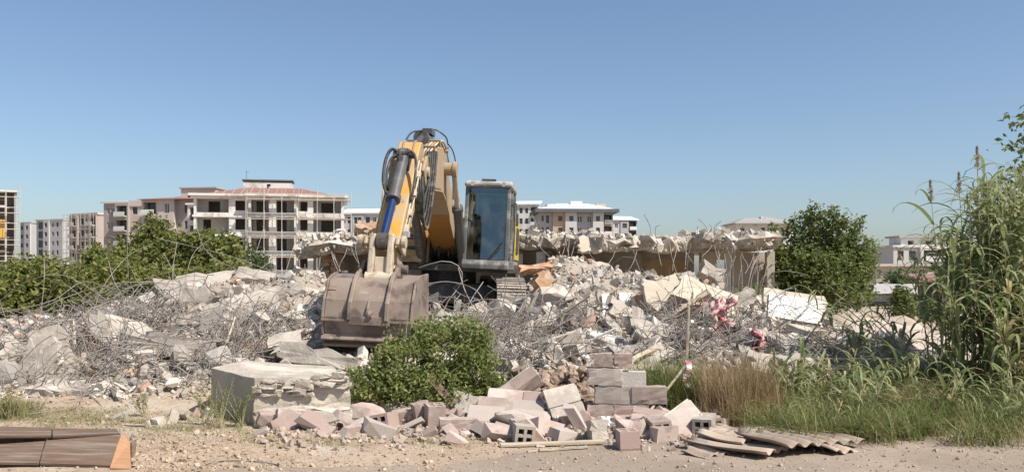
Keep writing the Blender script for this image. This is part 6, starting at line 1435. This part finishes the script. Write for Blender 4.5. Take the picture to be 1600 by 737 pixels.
# ---- giant reeds
def reed_leaf(l_, w, droop, seed):
    r = random.Random(seed); n = 7; vs = []; x = z = 0.0; a = R(52 + r.uniform(-12, 10)); ds = l_ / n
    for k in range(n + 1):
        t = k / n; ww = w * (1 - t) ** .7 * min(1, .45 + t * 3) * .5
        vs += [(x, -ww, z + ww * .35), (x, 0, z), (x, ww, z + ww * .35)]
        x += ds * math.cos(a); z += ds * math.sin(a); a -= droop * ds * (1 + 1.2 * t)
    fs = []
    for k in range(n): fs += [(k * 3, k * 3 + 1, k * 3 + 4, k * 3 + 3), (k * 3 + 1, k * 3 + 2, k * 3 + 5, k * 3 + 4)]
    return MB().add(vs, fs)
RL = [reed_leaf(l_, w, dr, k).mesh('leaf', mt['leaf_reed']) for k, (l_, w, dr) in enumerate(((.58, .048, 3.0), (.5, .044, 4.2), (.64, .052, 2.4), (.54, .048, 5.0), (.46, .040, 2.2), (.58, .046, 6.0)))]
RD = [reed_leaf(l_, w, dr, 20 + k).mesh('leaf', mt['leaf_dry']) for k, (l_, w, dr) in enumerate(((.48, .036, 6.0), (.42, .032, 7.5), (.52, .036, 4.5)))]
for me in RL + RD: shade(me)
plume_me = None
def plume():
    c = []; d_ = []
    for k in range(260):
        t = rnd.random(); c.append((rnd.gauss(0, .014) * (1.25 - t), rnd.gauss(0, .014) * (1.25 - t), t * .27)); d_.append((rnd.gauss(0, .2), rnd.gauss(0, .2), 1))
    return leaf_mesh('plume', np.array(c), .035, mt['plume'], dirs=np.array(d_), aspect=.16)
PLM = plume()
def reed(base, tip, nleaf, label, group, bend=0.0, dry=.08, plumed=False, lo=.12, lsc=1.0, name='giant_reed'):
    base = Vector(base); tip = Vector(tip); rel = tip - base; r = empty(name, base); tag(r, label, 'reed', group)
    pts = smooth_pts([Vector((0, 0, 0)), rel * .5 + Vector((bend * .5, 0, abs(bend) * .4)), rel], 6)
    obj('cane', MB().tube(pts, .011, 6, .004), mt['cane'], r)
    ln_ = rel.length; a = rnd.uniform(0, 6.28)
    for k in range(nleaf):
        t = lo + (1 - lo) * (k + .5) / nleaf; q = t * (len(pts) - 1); i = min(int(q), len(pts) - 2); p = pts[i].lerp(pts[i + 1], q - i); a += math.pi + rnd.uniform(-.7, .7)
        s = lsc * rnd.uniform(.75, 1.2) * (.75 + .5 * math.sin(t * 2.6)); me = rnd.choice(RD) if rnd.random() < (dry + (.25 if t < .3 else 0)) else rnd.choice(RL)
        inst('leaf', me, r, p, (rnd.uniform(-.3, .3), rnd.uniform(-.35, .25), a), (s, s, s))
    if plumed: inst('plume', PLM, r, pts[-1] - Vector((0, 0, .03)), (0, (rel.x / ln_) * .8, 0))
    return r
reed(P(1475, 600, 11.2), P(1455, 310, 11.2), 12, 'reed cane with leftmost tall feathery plume', None, .05, plumed=True, lo=.3)
reed(P(1512, 600, 11.2), P(1499, 298, 11.2), 11, 'reed cane with the slim middle plume', None, .05, plumed=True, lo=.35)
reed(P(1535, 600, 11.0), P(1527, 258, 11.0), 16, 'reed cane with the tallest plume near the right edge', None, .03, plumed=True, lo=.2)
RG = [(1470, 1500, 345, 400, 12, 'in the sparse left group of the reed stand'), (1530, 1572, 262, 340, 22, 'in the tall middle of the reed stand'), (1556, 1640, 270, 350, 42, 'at the right edge of the reed stand')]
for (x0, x1, y0, y1, n, ph) in RG:
    for k in range(n):
        bx = rnd.uniform(x0 - 10, x1 + 10); d = rnd.uniform(10.6, 12.2); b = P(bx, 430, d); b.z = H(b.x, b.y)
        reed(b, P(bx + rnd.uniform(-26, 22), rnd.uniform(y0, y1), d + rnd.uniform(-.2, .2)), 19, 'leafy green reed cane ' + ph, 'reed canes ' + ph, rnd.uniform(-.1, .1), .06)
for k in range(34):
    bx = rnd.uniform(1480, 1640); d = rnd.uniform(10.2, 11.2); b = P(bx, 430, d); b.z = H(b.x, b.y)
    reed(b, P(bx + rnd.uniform(-50, 40), rnd.uniform(410, 500), d - .2), 12, 'shorter reed cane in front of the tall stand', 'shorter reeds in front of the stand', rnd.uniform(-.2, .2), .16)
# fallen canes bending to the left
for k, (x1, y1, bend) in enumerate(((1255, 468, .1), (1290, 480, .2), (1300, 455, .25), (1345, 470, .2), (1330, 500, .1), (1400, 385, .2), (1420, 400, .2), (1275, 500, .1), (1290, 530, .08))):
    bx = 1430 + k * 5; b = P(bx, 600, 11.2 + .05 * k)
    reed(b, P(x1, y1, 11.6), 8, 'fallen reed cane leaning left over the earth bank', 'fallen reed canes', bend, .22, lo=.35)
# long dry canes lying in the grass
for k, (a, b) in enumerate((((1395, 690, 9.4), (1345, 600, 10.2)), ((1440, 580, 10.8), (1310, 470, 12)), ((1460, 590, 10.8), (1360, 500, 12)), ((1180, 610, 10.2), (1350, 640, 9.6)), ((1330, 622, 10.2), (1430, 606, 10.4)), ((1450, 560, 11), (1260, 560, 11.5)), ((1300, 575, 11), (1230, 595, 10.6)))):
    plank('dry_cane', ['dry cane slanting down to the road through the grass', 'upper dry cane crossing the earth bank', 'second dry cane crossing the earth bank', 'dry cane lying over the grass left of the reeds', 'dry cane lying in front of the dead reed clump', 'dry cane at the foot of the earth bank', 'short dry cane near the heap'][k], P(*a), P(*b), .011, .011, 'wood_pale', 0, 'cane')

# ---- grasses
def blades_np(base, h, lean, w, n=3):
    m = len(base); az = rng.uniform(0, 2 * np.pi, m); dr = np.stack([np.cos(az), np.sin(az), np.zeros(m)], 1); sd = np.stack([-np.sin(az), np.cos(az), np.zeros(m)], 1); V = []
    for k in range(n + 1):
        t = k / n; c = base + dr * (h * lean * t ** 1.8)[:, None] + np.array([0, 0, 1.]) * (h * t * (1 - .38 * np.minimum(lean, 1.6) * t))[:, None]
        ww = (w * (1 - t * .88))[:, None]; V += [c - sd * ww, c + sd * ww]
    V = np.stack(V, 1).reshape(-1, 3); i = np.arange(m)[:, None] * (2 * n + 2)
    return V, np.concatenate([i + [[2 * k, 2 * k + 1, 2 * k + 3, 2 * k + 2]] for k in range(n)], 0)
def grass(name, label, poly, n, h, lean, w, mat, cl=0, kind='stuff', cat='grass'):
    """poly: pixel rows (px0, px1, py0, py1) on the ground"""
    base = []
    for _ in range(n):
        x0, x1, y0, y1 = poly[rng.integers(len(poly))]; p = G(rnd.uniform(x0, x1), rnd.uniform(y0, y1), 6.5, 16); base.append((p.x, p.y, p.z - .01))
    base = np.array(base)
    if cl:
        c = base[rng.integers(0, len(base), cl)]; base = c[rng.integers(0, cl, n)] + rng.normal(size=(n, 3)) * [.07, .07, 0]; base[:, 2] = relief(base[:, 0], base[:, 1]) - .01
    V, Fc = blades_np(base, h * rng.uniform(.5, 1.2, n), rng.uniform(*lean, n), w * rng.uniform(.6, 1.3, n))
    return tag(obj(name, npmesh(name, V, Fc, mt[mat], True), None), label, cat, kind=kind)
grass('green_grass', 'tall green grass along the road below the reeds', [(1175, 1610, 645, 688), (1240, 1610, 625, 695), (1400, 1610, 600, 650)], 12500, .42, (.3, 1.7), .0055, 'grass', 230)
grass('green_grass', 'rank olive grass on the bank under the fallen reeds', [(1230, 1480, 605, 645), (1420, 1600, 590, 620)], 4200, .32, (.5, 1.6), .006, 'leaf_reed', 200)
grass('dry_grass', 'yellow straw mixed into the grass along the road', [(1180, 1610, 640, 698), (1240, 1600, 610, 660)], 3600, .32, (.4, 1.7), .004, 'grass_pale', 130)
grass('dry_grass', 'brown dead stalks under the reed stand', [(1330, 1480, 610, 655), (1400, 1600, 600, 650)], 3400, .40, (.2, 1.0), .004, 'grass_dry', 60)
grass('grass_tuft', 'green grass tuft between the wall stub and the dry clump', [(985, 1095, 612, 645), (1000, 1100, 630, 650)], 2200, .58, (.2, .9), .006, 'grass', 36, None, 'grass tuft')
grass('dry_clump', 'tall brown dry grass clump right of the warning tape', [(1094, 1208, 652, 668), (1100, 1206, 640, 660)], 2600, .72, (.05, .55), .0035, 'grass_dry', 40, None, 'dry grass')
grass('dry_clump', 'bent straw in front of the brown dry clump', [(1090, 1215, 660, 672)], 700, .42, (.5, 1.4), .0035, 'grass_dry', 20, None, 'dry grass')
grass('verge_grass', 'short pale dry grass on the verge', [(0, 400, 640, 668), (0, 230, 636, 664), (210, 440, 664, 690), (400, 760, 684, 697), (0, 180, 640, 660)], 9000, .055, (.3, 1.6), .003, 'grass_pale', 420)
grass('verge_weeds', 'greenish low weeds on the verge at left', [(0, 60, 630, 655), (60, 400, 650, 675)], 2600, .07, (.4, 1.4), .0035, 'grass', 150)
grass('weed_clump', 'yellow green weed at the left edge of the verge', [(0, 26, 640, 656)], 500, .26, (.1, .8), .004, 'grass_pale', 5, None, 'weed')
grass('weed_clump', 'spindly yellow weed before the foundation block', [(320, 395, 655, 668)], 130, .26, (.15, .9), .003, 'grass_pale', 9, None, 'weed')
grass('weed_clump', 'dry weed beside the field stones', [(985, 1015, 590, 605)], 160, .28, (.2, .8), .004, 'grass_dry', 4, None, 'weed')
for q, (px, py, hpx, lb) in enumerate(((345, 668, 78, 'branching yellow green weed left of the foundation block corner'), (378, 668, 70, 'branching weed in front of the foundation block face'), (320, 664, 60, 'leftmost branching weed near the foundation block'), (225, 650, 40, 'dead branching weed on the verge'), (12, 655, 50, 'branching weed at the left edge'))):
    r = empty('tall_weed', G(px, py)); tag(r, lb, 'weed'); b = r.location.copy(); hh = hpx * b.y / FPX; c = []; mb = MB()
    for k in range(9):
        t = b + Vector((rnd.gauss(0, .3) * hh, rnd.gauss(0, .2) * hh, hh * rnd.uniform(.6, 1.05))); pp = smooth_pts([b, b.lerp(t, .5) + Vector((rnd.gauss(0, .03), 0, .02)), t], 6); mb.tube(pp, .004, 4, .0015); c += [tuple(p + Vector((rnd.gauss(0, .012), rnd.gauss(0, .012), rnd.gauss(0, .01)))) for p in pp[4:] for _ in range(5)]
    obj('stem', mb, mt['cane'], r, world=True); obj('foliage', leaf_mesh('foliage', np.array(c), .026, mt['grass_pale'] if q == 3 else mt['leaf_vine'], aspect=.3), None, r, world=True)
for q, (px, py) in enumerate(((1470, 660), (1530, 670), (1215, 668), (1300, 670), (1370, 675), (1420, 668), (1570, 672), (1250, 655), (1340, 652), (1590, 650))):
    b = G(px, py, 6.5, 14); r = empty('broadleaf_grass', b); tag(r, 'arching broad leaved grass clump at the road edge below the reeds', 'grass clump', 'broad leaved grass clumps')
    for k in range(16): s = rnd.uniform(.6, .95); inst('leaf', rnd.choice(RL), r, (rnd.gauss(0, .05), rnd.gauss(0, .05), 0), (rnd.uniform(-.2, .2), -rnd.uniform(.1, .5), rnd.uniform(0, 6.28)), (s, s, s))

# collapsed reed litter on the slope left of the stand
V_ = []
for k in range(60):
    px = rnd.uniform(1215, 1500); py = rnd.uniform(595, 660); b = G(px, py, 8, 14); r = empty('reed_litter', b); tag(r, 'collapsed reed leaves on the slope between the dry clump and the reed stand', 'reed litter', 'collapsed reed leaves')
    for q in range(15): s = rnd.uniform(.5, 1.0); inst('leaf', rnd.choice(RD if rnd.random() < .4 else RL), r, (rnd.gauss(0, .16), rnd.gauss(0, .12), rnd.uniform(0, .16)), (rnd.uniform(-.4, .4), -rnd.uniform(-.3, .7), rnd.uniform(0, 6.28)), (s, s, s))
# gravel thrown over the worn road
pos = []; siz = []
for _ in range(4200):
    y = rnd.uniform(6.6, 8.9); x = rnd.uniform(-.3 * y, .6 * y)
    if y > road_edge(x) + .1: continue
    s = .007 * (1 / max(.02, rnd.random())) ** .5; pos.append((x, y, H(x, y) + .006 + s * .1)); siz.append(s)
tag(obj('road_gravel', scatter_bits(np.array(pos), np.array(siz), mt['pebble'], 'road_gravel'), None), 'fine gravel strewn over the worn road', 'gravel', kind='stuff')

# young reeds and coarse weeds pushing up through the grass
for k in range(44):
    px = rnd.uniform(1225, 1610); py = rnd.uniform(612, 682); b = G(px, py, 7, 14); hh = rnd.uniform(.32, .62)
    wr = 'in the grass left of the reed stand' if px < 1400 else 'at the foot of the reed stand'
    reed(b, b + Vector((rnd.gauss(0, .16), rnd.gauss(0, .1), hh)), 9, 'young leafy reed ' + wr, 'young reeds ' + wr, rnd.uniform(-.1, .1), .22, lo=.05, lsc=.72, name='young_reed')
# clods of dug earth on the shoulder
pos = []; siz = []
for _ in range(2600):
    px = rnd.choice((rnd.uniform(205, 460), rnd.uniform(205, 720), rnd.uniform(0, 330))); py = rnd.uniform(676, 737) if px > 205 else rnd.uniform(612, 668)
    p = G(px, py); s = .012 * (1 / max(.03, rnd.random())) ** .5; pos.append((p.x, p.y, p.z + s * .1)); siz.append(s)
mt['clod'] = M('earth_clod', (.33, .24, .165), (.43, .335, .245), 2, rand=.25, island=True)
tag(obj('earth_clods', scatter_bits(np.array(pos), np.array(siz), mt['clod'], 'earth_clods'), None), 'brown earth clods on the dirt shoulder', 'clods', kind='stuff')

# ------------------------------------------------------------------ label what only its place tells apart
ORD = ['leftmost', 'second from left', 'third from left', 'fourth from left', 'fifth from left', 'sixth from left', 'seventh from left', 'eighth from left', 'ninth from left', 'tenth from left', 'eleventh from left', 'twelfth from left', 'thirteenth from left', 'fourteenth from left'] + [w + ' from left' for w in 'fifteenth sixteenth seventeenth eighteenth nineteenth twentieth'.split()]
same = {}
for o in scene.objects:
    if o.parent is None and 'category' in o and 'kind' not in o: o['kind'] = 'thing'
for o in scene.objects:
    if o.parent is None and 'label' in o and 'group' in o: same.setdefault(o['label'], []).append(o)
for lb, os_ in same.items():
    if 2 <= len(os_) <= 20 and len(lb.split()) <= 13:
        os_.sort(key=lambda o: o.location.x / max(.1, o.location.y))
        for k, o in enumerate(os_): o['label'] = lb + ', ' + ('rightmost' if k == len(os_) - 1 else ORD[k])
